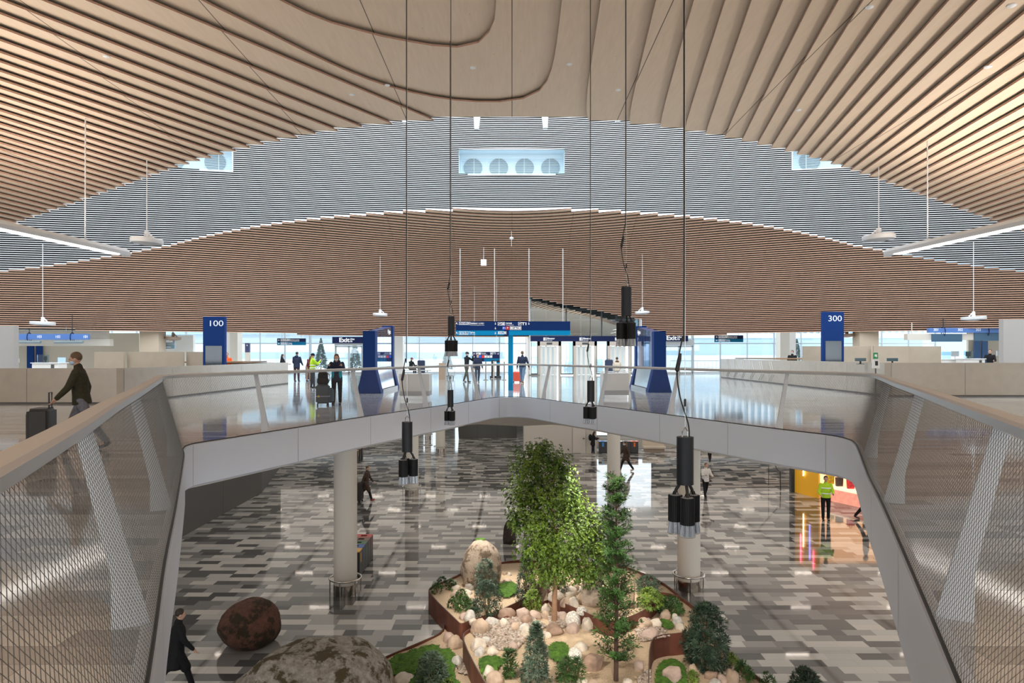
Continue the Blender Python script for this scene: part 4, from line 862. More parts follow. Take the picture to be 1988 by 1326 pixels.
part('leaf', MB().box(-.45, .45, -.02, 0, .01, 2.3), M('beige_door', (.62, .58, .53), .5), d); part('frame', MB().box(-.48, -.45, -.025, 0, 0, 2.35).box(.45, .48, -.025, 0, 0, 2.35).box(-.48, .48, -.025, 0, 2.3, 2.35), M('door_frame_shadow', (.35, .33, .30), .6), d); part('door_handle', MB().box(.28, .40, -.07, -.05, 1.04, 1.07).box(.27, .30, -.07, -.02, 1.0, 1.1), black, d)  # frame is a darker brown than the leaf
struct('wall_lower_far', MB().box(-60, 60, 78, 78.3, LOW, -.8).box(5.99, 20, 51.8, 52, LOW, -4.55), M('far_wall', (.50, .47, .43), .55), 'far wall of the lower hall', 'wall')
lw = thing('window_6', 'bright daylit window at the back of the lower hall, behind the recycling bins', 'window', (8.6, 51.5, -4.5)); lw['kind'] = 'structure'
part('pane', MB().box(-2.6, 1.9, 0, .05, 0, 3.6), M('daylight_glass', (.9, .95, 1), .3, emit=(.80, .92, 1), es=2.0), lw); part('window_frame', MB().box(-2.65, 1.95, -.05, .1, -.08, 0).box(-2.65, -2.6, -.05, .1, 0, 3.6).box(1.9, 1.95, -.05, .1, 0, 3.6), frame_d, lw)
for i, (x, w, lab) in enumerate(((-9.2, .9, 'narrow bright window at the far back of the lower hall, farther left'), (-6.0, .5, 'narrow bright window at the far back of the lower hall, nearer the escalator wall'))):
    lw = thing('window_%d' % (7 + i), lab, 'window', (x, 77.8, LOW + .3)); lw['kind'] = 'structure'; part('pane', MB().box(-w, w, 0, .05, 0, 3.8), M('daylight_glass'), lw); part('window_frame', MB().box(-w - .06, -w, -.05, .1, 0, 3.8).box(w, w + .06, -.05, .1, 0, 3.8), frame_d, lw)
es = thing('escalator_wall', 'dark polished steel block of the escalator at the back of the lower hall', 'escalator', (-2.1, 57, LOW))
part('cladding', MB().prism([(-2.35, 0), (2.5, 0), (2.5, 4.4), (-2.6, 4.4)], lambda u, v, s_: (u, s_, v), 0, 5), M('dark_brushed_steel', (.10, .095, .085), .35, .9), es); part('panel_joint', MB().box(-.8, -.78, -.004, 0, 0, 4.4).box(.85, .87, -.004, 0, 0, 4.4), black, es)
p = on(1270, 877.5, LOW); t = thing('lower_bench', 'pale beige bench block right of the far bins', 'bench', p); part('seat', MB().box(-.78, .78, -.3, .4, .28, .42), M('bench_beige', (.60, .53, .44), .5), t); part('backrest', MB().box(-.78, .78, .3, .4, .42, .85), M('bench_beige'), t); part('base', MB().box(-.7, .7, -.2, .35, 0, .28), M('bench_base_brown', (.30, .24, .19), .6), t)  # base is a darker brown than the seat
# recycling bins
binb = M('bin_black', (.025, .026, .028), .4)
def bin_(x, y, lab, colname, col, group, face=1):
    """face 1: label strip on the +x side, 2: on the -y side"""
    t = thing('recycling_bin', lab, 'bin', (x, y, LOW), group=group); part('body', MB().box(-.27, .27, -.2, .2, .02, .80), binb, t); lid = M('bin_lid_' + colname, col, .4)
    part('lid', MB().box(-.27, -.10, -.2, .2, .80, .83).box(.10, .27, -.2, .2, .80, .83).box(-.1, .1, -.2, -.1, .80, .83).box(-.1, .1, .1, .2, .80, .83), lid, t); part('opening', MB().box(-.1, .1, -.1, .1, .801, .806), black, t)
    part('colour_label', MB().box(.27, .274, -.05, .05, .45, .75) if face == 1 else MB().box(-.06, .06, -.204, -.2, .45, .75), lid, t)
for i, (n_, c) in enumerate((('yellow', (.75, .42, .03)), ('blue', (.02, .10, .42)), ('green', (.03, .14, .06)), ('brown', (.16, .08, .05)), ('red', (.55, .05, .04)))):
    bin_(-5.04, 21.55 + i * .42, 'black recycling bin with %s lid and label in the row behind the left column' % n_, n_, c, 'recycling bins behind the left column')
for i, (n_, c) in enumerate((('light blue', (.05, .3, .75)), ('steel', (.5, .5, .5)), ('pale', (.7, .7, .7)), ('brown', (.16, .08, .05)), ('orange', (.8, .16, .03)))):
    bin_(6.45 + i * .56, 48.6, 'black recycling bin with %s label in the row under the bright window' % n_, n_, c, 'recycling bins under the bright window', 2)
for i, (n_, c) in enumerate((('ochre', (.55, .33, .08)), ('black', (.03, .03, .03)), ('rust', (.4, .12, .05)))):
    bin_(-10.15, 43.9 + i * .6, 'black recycling bin with %s lid in the far row beside the left column top' % n_, n_, c, 'recycling bins far left')
# shop at the right
sh = thing('shop_front', 'yellow walled shop at the right edge of the lower hall, with glowing counter', 'shop', (14.6, 33.5, LOW))
yel = M('shop_yellow', (.80, .40, .015), .45, emit=(1, .5, .03), es=.18)  # mild emission stands in for light falling on the yellow wall
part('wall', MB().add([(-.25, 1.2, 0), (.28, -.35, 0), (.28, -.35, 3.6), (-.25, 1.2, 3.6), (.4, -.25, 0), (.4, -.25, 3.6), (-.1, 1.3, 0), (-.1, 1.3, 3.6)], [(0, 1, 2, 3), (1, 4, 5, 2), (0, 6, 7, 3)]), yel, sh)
part('dark_edge', MB().box(-.42, -.25, 1.15, 1.4, 0, 3.6), black, sh); part('back_wall', MB().box(.3, 6, 1.2, 1.3, 0, 3.6), M('shop_glow', (.9, .55, .35), .5, emit=(1, .55, .28), es=1.5), sh)  # back wall glows in place of the shop's own lamps
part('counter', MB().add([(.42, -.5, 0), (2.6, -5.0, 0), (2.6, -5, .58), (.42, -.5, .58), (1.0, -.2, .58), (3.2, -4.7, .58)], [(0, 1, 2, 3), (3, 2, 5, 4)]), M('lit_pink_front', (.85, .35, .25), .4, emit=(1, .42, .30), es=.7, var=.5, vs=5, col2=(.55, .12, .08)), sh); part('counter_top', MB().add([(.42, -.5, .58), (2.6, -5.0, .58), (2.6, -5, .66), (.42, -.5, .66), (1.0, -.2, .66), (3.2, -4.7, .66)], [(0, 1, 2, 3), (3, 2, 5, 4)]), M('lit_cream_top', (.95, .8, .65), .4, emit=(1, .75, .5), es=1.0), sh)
def tubelamp(x, y, z0, z1, col, lab): one('light_tube', MB().tube([(0, 0, 0), (0, 0, z1 - z0)], .03, 8), M('tube_' + lab.split()[0], (1, 1, 1), .4, emit=col, es=6), lab + ' light tube fixed upright on the yellow shop wall', 'lamp', loc=(x, y, z0))
tubelamp(14.52, 34.02, LOW + .95, LOW + 2.6, (1, .85, .55), 'white vertical'); tubelamp(14.66, 33.62, LOW + 1.4, LOW + 3.1, (.15, .2, 1), 'blue vertical'); tubelamp(14.46, 34.2, LOW + 2.0, LOW + 3.4, (1, .1, .3), 'pink vertical'); tubelamp(14.74, 33.4, LOW + 2.6, LOW + 3.5, (1, .1, .3), 'rose vertical')
bagred = M('red_bag', (.75, .03, .05), .5)
for i, (u, v, c, lab) in enumerate(((.9, -.9, (.06, .05, .04), 'dark patterned gift bag on the shop counter'), (1.15, -1.5, (.75, .03, .05), 'red gift bag on the shop counter'), (1.5, -2.3, (.08, .06, .05), 'dark jumbled goods on the shop counter'), (.75, -.3, (.9, .5, .02), 'yellow gift bag on the shop counter'))):
    t = thing('gift_bag', lab, 'bag', (14.6 + u + .25, 33.5 + v + .25, LOW + .66)); m_ = M('bag_%d' % i, c, .5, var=.5, vs=9); part('bag', MB().prism([(-.15, 0), (.15, 0), (.17, .42), (-.17, .42)], lambda a, b, s_: (a, s_, b), -.07, .07), m_, t); part('handle', MB().tube([(-.06, 0, .42), (-.04, 0, .54), (.04, 0, .54), (.06, 0, .42)], .01, 5), m_, t)
st_ = thing('stair_rail', 'dark handrail of a stair beside the yellow shop', 'railing', (13.6, 35.5, LOW)); part('rail', MB().tube([(0, 2.4, 2.8), (.2, 0, 1.0), (.25, -.25, .95), (.25, -.3, 0)], .025, 6), black, st_); part('baluster', MB().tube([(.12, 1.0, 1.75), (.12, 1.0, 0)], .015, 6), black, st_)
# ---------------------------------------------------------------- pendant lamp clusters over the garden
fin = M('heat_sink_black', (.004, .004, .005), .55); reflector = glass('ribbed_reflector', (.55, .58, .62), .35, .15)
def pendant(px, ytop, Y, zc, rot, lab, spin=0.0):
    c = at(px, ytop, Y); t = thing('pendant_cluster', lab, 'pendant lamp', c, rot, group='black three-headed pendant lamps')
    part('driver_tube', MB().lathe([(.02, .0), (.088, 0), (.088, -.50), (.02, -.505)], 32), M('anthracite', (.012, .013, .017), .42, spec=.35), t, smooth=True)
    part('bracket', MB().tube([(-.03, 0, 0), (-.03, 0, .06), (0, 0, .10), (.03, 0, .06), (.03, 0, 0)], .008, 6), steel, t)
    part('suspension_wire', MB().tube([(0, 0, .09), (0, 0, zc - c.z)], .0035, 5), steel, t); part('wire_grip', MB().tube([(0, 0, .32), (0, 0, .40)], .012, 8), black, t)
    h = zc - c.z; s_ = .09
    part('power_cable', MB().tube(cat_curve([(.045, 0, 0), (.03, 0, .15), (-.05, .01, .42), (-.085, 0, .72), (-.03, 0, 1.05), (-.012, 0, 1.35), (-.012, 0, h * .5), (-.012, 0, h)], 6), .008, 6), black, t, smooth=True)
    k_ = part('cable_connector', MB().tube([(-.085, 0, .66), (-.086, 0, .70), (-.06, 0, .82), (-.05, 0, .88)], [.014, .022, .022, .014], 10), black, t, smooth=True)
    for i in range(3):
        a = i * 2 * PI / 3 + spin; ux, uy = math.cos(a), math.sin(a); X, Yy = ux * .105, uy * .105
        part('flex_arm', MB().tube([(ux * .05, uy * .05, -.49), (X * .9, Yy * .9, -.56), (X * 1.15, Yy * 1.15, -.635)], .017, 8), black, t, smooth=True)
        hd = MB(); hd.lathe([(.02, -.62), (.068, -.622), (.068, -.90), (.03, -.905)], 24, (X, Yy, 0))
        for q in range(24):
            b = q * PI / 12; hd.tube([(X + .07 * math.cos(b), Yy + .07 * math.sin(b), -.625), (X + .07 * math.cos(b), Yy + .07 * math.sin(b), -.90)], .0055, 4)
        hp = part('lamp_head', hd, fin, t)
        part('hook', MB().tube([(X - .03, Yy, -.62), (X - .02, Yy, -.585), (X + .02, Yy, -.585), (X + .03, Yy, -.62)], .005, 5), black, hp); part('lid', MB().lathe([(.01, -.617), (.06, -.619), (.06, -.622)], 20, (X, Yy, 0)), M('grey_lid', (.35, .36, .38), .4), hp)
        rb = MB()
        for q in range(28):
            b = q * PI / 14; rb.tube([(X + .062 * math.cos(b), Yy + .062 * math.sin(b), -.90), (X + .078 * math.cos(b), Yy + .078 * math.sin(b), -1.02)], .0032, 4)
        rb.tube([(X + .079 * math.cos(b * PI / 14), Yy + .079 * math.sin(b * PI / 14), -1.02) for b in range(29)], .005, 5, cap=False); part('ribs', rb, M('reflector_ribs', (.45, .47, .50), .3, .5), hp); part('reflector', MB().lathe([(.055, -.9), (.07, -1.015)], 28, (X, Yy, 0)), reflector, hp)
    sp = bpy.data.lights.new('garden_spot', 'SPOT'); sp.energy = 1050; sp.color = (1, .94, .84); sp.spot_size = math.radians(52); sp.spot_blend = .6; sp.shadow_soft_size = .08
    so_ = bpy.data.objects.new('garden_spot', sp); so_.location = (c.x, c.y, c.z - 1.08); aim = Vector((1.2 + c.x * .3, 17.0 + (Y - 15) * .25, LOW)) - so_.location; so_.rotation_euler = aim.to_track_quat('-Z', 'Y').to_euler(); C.objects.link(so_)
pendant(1330, 848, 7.2, zk(2), 0, 'nearest and lowest black pendant cluster, in front of the right column', 2.6)
pendant(790.5, 819, 11.4, zk(-1), 0, 'black pendant cluster in front of the white fascia at the left', 4.2)
pendant(874.5, 757, 20.0, zk(-1), 0, 'small black pendant cluster just left of the light blue sign post, below the handrail', 1.0)
pendant(1147, 739, 16.2, zk(0), 0, 'black pendant cluster before the fascia, right of the light blue sign post', 5.0)
pendant(1216, 557, 11.8, zk(0), 0, 'highest black pendant cluster, in front of the lift bank', 3.4)
pendant(876, 614, 17.5, zk(-1), 0, 'black pendant cluster overlapping the left end of the wide overhead sign', 0.6)
# ================================================================ indoor garden
sand = M('golden_sand', (.50, .375, .25), .95, var=.18, vs=40, bump=.5, bs=60); corten = M('weathering_steel', (.16, .055, .035), .55, .2, var=.35, vs=3, stretch=(1, 1, .3)); rim = M('steel_rim', (.10, .07, .06), .5, .4)
moss_m = M('moss', (.10, .22, .02), .95, var=.5, vs=9, col2=(.035, .09, .008), bump=1.0, bs=40)
HA, HC, HE, HB = -4.88, -4.86, -4.60, -5.30
def poly(pts, z): return [on(px, py, z) for px, py in pts]
def chaikin(P_, k=2):
    for _ in range(k):
        Q = []
        for i in range(len(P_)):
            a, b = P_[i], P_[(i + 1) % len(P_)]; Q += [a.lerp(b, .25), a.lerp(b, .75)]
        P_ = Q
    return P_
def bed(pts, z, lab, raised=True):
    P_ = chaikin(poly(pts, z)); n_ = len(P_); t = thing('planting_bed', lab, 'garden bed', (0, 0, 0))
    bm = bmesh.new(); vs = [bm.verts.new((p.x, p.y, z)) for p in P_]; f = bm.faces.new(vs); bmesh.ops.triangulate(bm, faces=[f])
    for _ in range(3): bmesh.ops.subdivide_edges(bm, edges=[e for e in bm.edges if e.calc_length() > .25], cuts=1, use_grid_fill=False); bmesh.ops.triangulate(bm, faces=bm.faces[:])
    for v in bm.verts: v.co.z += .05 * (noise.noise(v.co * .9) + .5 * noise.noise(v.co * 2.3)) - .03
    me = bpy.data.meshes.new('sand'); bm.to_mesh(me); bm.free(); part('sand', me, sand, t, smooth=1.2)
    c = sum(P_, Vector()) / n_
    w = MB(); A_ = [Vector((p.x, p.y, LOW)) for p in P_] ; A_ += A_[:1]; T_ = [Vector((p.x, p.y, z + .045)) for p in P_]; T_ += T_[:1]
    sg = 1 if sum((P_[i].x * P_[(i + 1) % n_].y - P_[(i + 1) % n_].x * P_[i].y) for i in range(n_)) > 0 else -1
    I_ = []
    for i in range(n_):
        d = (P_[(i + 1) % n_] - P_[i - 1]).normalized(); I_.append(Vector((P_[i].x - d.y * .022 * sg, P_[i].y + d.x * .022 * sg, z + .045)))
    I_ += I_[:1]; w.strip(A_, T_, 0); w.strip(T_, I_, 1); w.strip(I_, [Vector((p.x, p.y, z - .06)) for p in I_], 0); part('steel_edging', w, [corten, rim], t); return P_
base_px = [(735, 1283), (800, 1256), (868, 1227), (850, 1200), (836, 1170), (842, 1148), (880, 1128), (960, 1100), (1060, 1088), (1180, 1095), (1270, 1120), (1330, 1165), (1372, 1215), (1410, 1266), (1485, 1328), (1600, 1420), (1300, 1520), (900, 1520), (640, 1420), (690, 1310)]
bed(base_px, HB, 'low garden bed edged with thin dark steel, set on the tiled floor')
bed([(829, 1152), (836, 1141), (872, 1127), (905, 1110), (975, 1092), (1052, 1086), (1052, 1132), (1022, 1164), (962, 1192), (912, 1208), (895, 1216), (886, 1208)], HA, 'raised steel edged bed at the left, carrying the tall upright boulder')
bed([(897, 1240), (901, 1229), (935, 1214), (990, 1198), (1055, 1168), (1140, 1150), (1300, 1150), (1345, 1175), (1385, 1222), (1330, 1232), (1280, 1236), (1264, 1246), (1260, 1300), (1262, 1400), (1130, 1440), (985, 1400), (935, 1322), (906, 1266)], HC, 'raised steel edged bed in the middle, carrying the leafy tree')
bed([(1060, 1160), (1136, 1192), (1178, 1212), (1218, 1204), (1268, 1180), (1285, 1152), (1240, 1106), (1150, 1092), (1066, 1102)], HE, 'highest steel edged bed behind the leafy tree, heaped with pale stones')
# ---------------------------------------------------------------- stones
STONE = {'pale': M('stone_pale', (.60, .52, .43), .85, var=.22, vs=5, bump=.35, bs=18), 'tan': M('stone_tan', (.46, .34, .25), .85, var=.25, vs=5, bump=.35, bs=18), 'grey': M('stone_grey', (.50, .47, .43), .85, var=.25, vs=14, bump=.35, bs=22), 'pink': M('stone_pink', (.47, .35, .29), .85, var=.2, vs=6, bump=.35, bs=20), 'brown': M('stone_brown', (.33, .22, .16), .85, var=.25, vs=6, bump=.4, bs=18), 'speckled': M('stone_speckled', (.62, .58, .52), .8, var=.5, vs=30, bump=.3, bs=25)}
def rock_mesh(seed, r, sub=3, rough=.16, flat=.35, block=0.0):
    bm = bmesh.new(); bmesh.ops.create_icosphere(bm, subdivisions=sub, radius=1); o = Vector((seed * 7.13, seed * 3.7, seed * 1.9))
    for v in bm.verts:
        p = v.co.copy()
        if block: p = p.lerp(Vector([math.copysign(abs(c) ** .35, c) for c in p]) * .85, block)
        k_ = 1 + rough * (noise.noise(p * 1.1 + o) * 1.2 + .55 * noise.noise(p * 2.4 + o) + .25 * abs(noise.noise(p * 5 + o)))
        p *= k_
        if p.z < -flat: p.z = -flat + (p.z + flat) * .15
        v.co = Vector((p.x * r[0], p.y * r[1], (p.z + flat) / (1 + flat) * r[2]))
    me = bpy.data.meshes.new('rock'); bm.to_mesh(me); bm.free(); return me
def Z5(b): return tuple(730 + q / 4.0675 if i % 2 == 0 else 1000 + q / 4.0675 for i, q in enumerate(b))
def Z6(b): return tuple(1050 + q / 4.0667 if i % 2 == 0 else 1000 + q / 4.0667 for i, q in enumerate(b))
ORD = ['leftmost', 'second', 'third', 'fourth', 'fifth', 'sixth', 'seventh', 'eighth', 'ninth', 'tenth', 'eleventh', 'twelfth', 'thirteenth', 'fourteenth', 'fifteenth', 'sixteenth', 'seventeenth', 'eighteenth', 'nineteenth', 'twentieth']
def stones(place, z, items, seed0, group):
    items = sorted(items, key=lambda q: q[0][0] + q[0][2])
    for i, (b, tone, shape) in enumerate(items):
        x0, y0, x1, y1 = b; p = on((x0 + x1) / 2, y1 - (y1 - y0) * .18, z); k_ = p.y / F; w = (x1 - x0) * k_ / 2; h = (y1 - y0) * k_ * .92
        ph = ORD[i] + ('' if i == 0 else ' from left'); lab = '%s %s stone, %s %s' % (tone, shape, ph, place)
        me = rock_mesh(seed0 + i, (w * 1.06, w * .9, h * (1.0 if shape == 'upright' else .95)), 3, .27, .35, .75 if shape == 'blocky' else 0)
        o = one('garden_stone', me, STONE[tone], lab, 'stone', group, smooth=1.5, loc=(p.x, p.y + w * .5, z - .06)); o.rotation_euler.z = (seed0 + i) * 1.7
stones('on the left raised bed', HA, [(Z5(b), t_, s_) for b, t_, s_ in (((545, 510, 650, 560), 'pale', 'rounded'), ((585, 548, 665, 600), 'pale', 'flat'), ((580, 585, 680, 655), 'pink', 'rounded'), ((700, 530, 780, 590), 'grey', 'rounded'), ((680, 580, 760, 630), 'pale', 'rounded'), ((700, 615, 750, 665), 'pale', 'small'), ((725, 635, 792, 697), 'tan', 'rounded'), ((750, 690, 825, 755), 'pale', 'upright'), ((655, 765, 735, 822), 'pink', 'flat'), ((695, 750, 795, 845), 'grey', 'large'), ((735, 805, 800, 865), 'pale', 'small'), ((990, 437, 1040, 477), 'tan', 'small'), ((1035, 445, 1078, 482), 'pale', 'small'), ((1000, 497, 1075, 533), 'pink', 'flat'))], 1, 'stones on the left raised bed')
stones('on the middle bed left of trunk', HC, [(Z5(b), t_, s_) for b, t_, s_ in (((750, 812, 888, 955), 'tan', 'large'), ((855, 805, 968, 872), 'grey', 'flat'), ((970, 812, 1052, 880), 'pale', 'rounded'), ((965, 730, 1095, 818), 'brown', 'large'), ((1110, 730, 1212, 832), 'pink', 'rounded'), ((1135, 790, 1242, 868), 'brown', 'rounded'), ((1058, 845, 1145, 917), 'tan', 'rounded'), ((1212, 745, 1300, 818), 'pink', 'rounded'), ((1300, 700, 1385, 772), 'pale', 'rounded'), ((1305, 752, 1388, 812), 'tan', 'flat'), ((1122, 850, 1215, 922), 'grey', 'flat'), ((1140, 875, 1228, 972), 'pale', 'upright'), ((1308, 908, 1380, 967), 'pale', 'small'), ((740, 975, 870, 1062), 'pale', 'large'), ((832, 950, 908, 1012), 'grey', 'small'), ((778, 1040, 860, 1112), 'grey', 'blocky'), ((865, 1035, 972, 1107), 'pale', 'rounded'), ((1040, 990, 1125, 1065), 'pink', 'rounded'), ((840, 1195, 942, 1297), 'pale', 'large'), ((870, 1235, 1002, 1335), 'tan', 'large'))], 30, 'stones on the middle bed left of the trunk')
stones('on the middle bed right of trunk', HC, [(Z6(b), t_, s_) for b, t_, s_ in (((122, 757, 210, 837), 'pink', 'rounded'), ((182, 765, 320, 882), 'speckled', 'large'), ((200, 850, 307, 937), 'pink', 'rounded'), ((40, 865, 192, 942), 'brown', 'flat'), ((318, 803, 455, 912), 'pale', 'large'), ((208, 1050, 332, 1152), 'speckled', 'rounded'), ((335, 1105, 500, 1228), 'brown', 'blocky'), ((728, 1140, 827, 1222), 'pink', 'rounded'), ((268, 1000, 372, 1072), 'pale', 'flat'), ((285, 1282, 382, 1340), 'pale', 'small'), ((368, 1290, 462, 1345), 'tan', 'flat'), ((638, 1282, 722, 1345), 'pale', 'small'))], 60, 'stones on the middle bed right of the trunk')
stones('heaped on the highest bed', HE, [(Z6(b), t_, s_) for b, t_, s_ in (((165, 540, 248, 602), 'pink', 'rounded'), ((198, 562, 297, 622), 'pale', 'rounded'), ((245, 538, 307, 592), 'tan', 'small'), ((298, 558, 352, 607), 'grey', 'small'), ((55, 595, 192, 672), 'pale', 'large'), ((190, 598, 268, 647), 'pale', 'small'), ((298, 605, 382, 717), 'tan', 'upright'), ((153, 650, 232, 722), 'tan', 'rounded'), ((225, 640, 302, 747), 'pale', 'upright'), ((280, 715, 380, 777), 'speckled', 'rounded'))], 80, 'stones heaped on the highest bed')
stones('beside the right dark bush', HC, [(Z6(b), t_, s_) for b, t_, s_ in (((748, 812, 882, 897), 'tan', 'large'), ((792, 797, 890, 852), 'pink', 'rounded'), ((868, 812, 960, 890), 'pale', 'rounded'), ((798, 895, 942, 977), 'pink', 'flat'), ((938, 745, 1037, 837), 'tan', 'rounded'), ((1030, 770, 1088, 827), 'pale', 'small'), ((1040, 795, 1132, 862), 'grey', 'rounded'), ((1062, 845, 1142, 907), 'pale', 'rounded'))], 100, 'stones beside the right dark bush')
stones('in the low front left bed', HB, [(Z5(b), t_, s_) for b, t_, s_ in (((520, 925, 622, 1012), 'pink', 'rounded'), ((556, 955, 682, 1058), 'tan', 'large'), ((492, 1008, 560, 1083), 'tan', 'small'), ((590, 1108, 682, 1203), 'grey', 'upright'), ((58, 1187, 127, 1247), 'pale', 'small'), ((122, 1265, 312, 1345), 'pale', 'flat'))], 120, 'stones in the low front bed at the left')
stones('in the low front right bed', HB, [(Z6(b), t_, s_) for b, t_, s_ in (((966, 1208, 1122, 1345), 'pink', 'blocky'), ((1158, 1175, 1252, 1278), 'tan', 'upright'), ((1303, 1225, 1402, 1302), 'brown', 'blocky'), ((1393, 1255, 1482, 1322), 'pink', 'small'), ((1468, 1215, 1572, 1340), 'tan', 'large'), ((1333, 1290, 1432, 1345), 'grey', 'flat'))], 140, 'stones in the low front bed at the right')
# boulders
def mossy(name, c1, c2, c3, sc=1.3):
    m = bpy.data.materials.new(name); nt, b = nodes_of(m); tc = nt.nodes.new('ShaderNodeTexCoord')
    a = nt.nodes.new('ShaderNodeTexNoise'); a.inputs['Scale'].default_value = 8; a.inputs['Detail'].default_value = 12; a.inputs['Roughness'].default_value = .72; nt.links.new(tc.outputs['Object'], a.inputs['Vector'])
    r = nt.nodes.new('ShaderNodeValToRGB'); r.color_ramp.elements[0].position = .35; r.color_ramp.elements[1].position = .68; r.color_ramp.elements[0].color = (*c2, 1); r.color_ramp.elements[1].color = (*c1, 1); nt.links.new(a.outputs[0], r.inputs[0])
    q = nt.nodes.new('ShaderNodeTexNoise'); q.inputs['Scale'].default_value = sc; q.inputs['Detail'].default_value = 10; q.inputs['Roughness'].default_value = .68; nt.links.new(tc.outputs['Object'], q.inputs['Vector'])
    s_ = nt.nodes.new('ShaderNodeValToRGB'); s_.color_ramp.elements[0].position = .50; s_.color_ramp.elements[1].position = .56; nt.links.new(q.outputs[0], s_.inputs[0])
    mx = nt.nodes.new('ShaderNodeMix'); mx.data_type = 'RGBA'; nt.links.new(s_.outputs[0], mx.inputs[0]); nt.links.new(r.outputs[0], mx.inputs[6]); mx.inputs[7].default_value = (*c3, 1); nt.links.new(mx.outputs[2], b.inputs['Base Color'])
    bp = nt.nodes.new('ShaderNodeBump'); bp.inputs['Strength'].default_value = .7; bp.inputs['Distance'].default_value = .05; nt.links.new(a.outputs[0], bp.inputs['Height']); nt.links.new(bp.outputs[0], b.inputs['Normal']); b.inputs['Roughness'].default_value = .9; return m
def boulder(b, z, lab, mat, seed, rough=.13, dep=.85, flat=.3, rz=0.0, block=0.0, yoff=None):
    x0, y0, x1, y1 = b; p = on((x0 + x1) / 2, y1, z); k_ = p.y / F; w = (x1 - x0) * k_ / 2; h = (y1 - y0) * k_; h = h * (1.0 if yoff is None else yoff)
    o = one('boulder', rock_mesh(seed, (w, w * dep, h), 4, rough, flat, block), mat, lab, 'boulder', smooth=1.5, loc=(p.x, p.y + w * dep * .6, z - .04)); o.rotation_euler.z = rz; return o
boulder((412, 1174, 532, 1262), LOW, 'reddish brown rounded boulder standing alone on the tiled floor at the left', mossy('red_granite', (.17, .075, .05), (.075, .035, .025), (.035, .025, .012), 2.6), 3.3, .10, .9, .8)
boulder((893, 1050, 972, 1140), HA, 'tall pale upright boulder with a green moss cap on the left raised bed', mossy('pale_granite', (.55, .45, .36), (.36, .27, .20), (.16, .11, .075), 3.4), 5.1, .09, .8, .6)
boulder((977, 1008, 1003, 1056), LOW, 'dark boulder on the floor half hidden behind the leafy tree', mossy('dark_granite', (.09, .07, .07), (.05, .04, .04), (.03, .025, .02)), 8.2, .12)
boulder((1130, 1092, 1172, 1175), HE, 'tall pale split rock standing behind the slim pointed tree, its left half', mossy('split_pale', (.62, .52, .43), (.45, .35, .27), (.35, .26, .2), 2), 9.4, .2, .8, .5, block=.4); boulder((1205, 1112, 1235, 1180), HE, 'tall tan split rock standing behind the slim pointed tree, its right half', mossy('split_tan', (.50, .36, .26), (.36, .25, .17), (.25, .16, .1), 2), 11.7, .2, .8, .5, block=.4)
big = mossy('lichen_granite', (.46, .42, .37), (.17, .145, .12), (.07, .05, .02), 2.3)
bb = one('boulder', rock_mesh(4.6, (1.62, 1.25, 1.46), 5, .2, .35), big, 'huge grey lichen covered boulder at the bottom edge, left of the garden', 'boulder', smooth=1.5, loc=(-3.95, 13.1, LOW - .03)); bb.rotation_euler.z = .5
one('moss_cap', MB().ell((0, 0, 0), (.16, .13, .05), 0, 14, 8), moss_m, 'small green moss cap on top of the tall upright boulder', 'moss', smooth=1.5, loc=on(931, 1140, HA) + Vector((0, .32, 1.235)))
# ---------------------------------------------------------------- moss and pebbles
def moss(pts, z, lab, seed):
    P_ = chaikin(poly(pts, z), 1); xs = [p.x for p in P_]; ys = [p.y for p in P_]; rnd = random.Random(seed)
    def inside(x, y):
        c = False; j = len(P_) - 1
        for i in range(len(P_)):
            if (P_[i].y > y) != (P_[j].y > y) and x < (P_[j].x - P_[i].x) * (y - P_[i].y) / (P_[j].y - P_[i].y) + P_[i].x: c = not c
            j = i
        return c
    st = .045; nx = int((max(xs) - min(xs)) / st) + 1; ny = int((max(ys) - min(ys)) / st) + 1; m = MB(); idx = {}
    def dist(x, y): return min(math.hypot(p.x - x, p.y - y) for p in P_)
    for i in range(nx):
        for j in range(ny):
            x, y = min(xs) + i * st, min(ys) + j * st
            if inside(x, y):
                e = min(1, dist(x, y) / .22); idx[i, j] = len(m.v); m.v.append((x, y, z - .03 + .10 * e ** .5 + .05 * e * noise.noise(Vector((x * 4, y * 4, seed))) + .02 * noise.noise(Vector((x * 15, y * 15, seed)))))
    for (i, j) in idx:
        q = [(i, j), (i + 1, j), (i + 1, j + 1), (i, j + 1)]
        if all(k_ in idx for k_ in q): m.f.append(tuple(idx[k_] for k_ in q)); m.mi.append(0)
    V = list(m.v)
    for x, y, zz in V:
        for _ in range(2):
            a = rnd.uniform(0, 6.28); l = rnd.uniform(.006, .015); dx, dy = rnd.uniform(-.02, .02), rnd.uniform(-.02, .02); w = .008
            m.add([(x + dx - math.cos(a) * w, y + dy - math.sin(a) * w, zz), (x + dx + math.cos(a) * w, y + dy + math.sin(a) * w, zz), (x + dx, y + dy, zz + l)], [(0, 1, 2)])
    one('moss_patch', m, moss_m, lab, 'moss', kind='stuff')
moss([(738, 1286), (800, 1262), (840, 1250), (880, 1262), (893, 1285), (880, 1310), (905, 1340), (800, 1345), (742, 1300)], HB, 'large bright green moss carpet in the low front bed at the left', 1); moss([(922, 1278), (965, 1272), (985, 1282), (970, 1300), (952, 1325), (935, 1320)], HC, 'green moss patch in the corner of the middle bed beside its steel wall', 2)
moss([(962, 1135), (1000, 1128), (1010, 1150), (985, 1165), (962, 1155)], HA, 'small moss patch on the left raised bed behind the shrubs', 3); moss([(1272, 1205), (1290, 1200), (1314, 1214), (1304, 1224), (1285, 1220)], HC, 'small bright moss patch between stones near the right bush', 4)
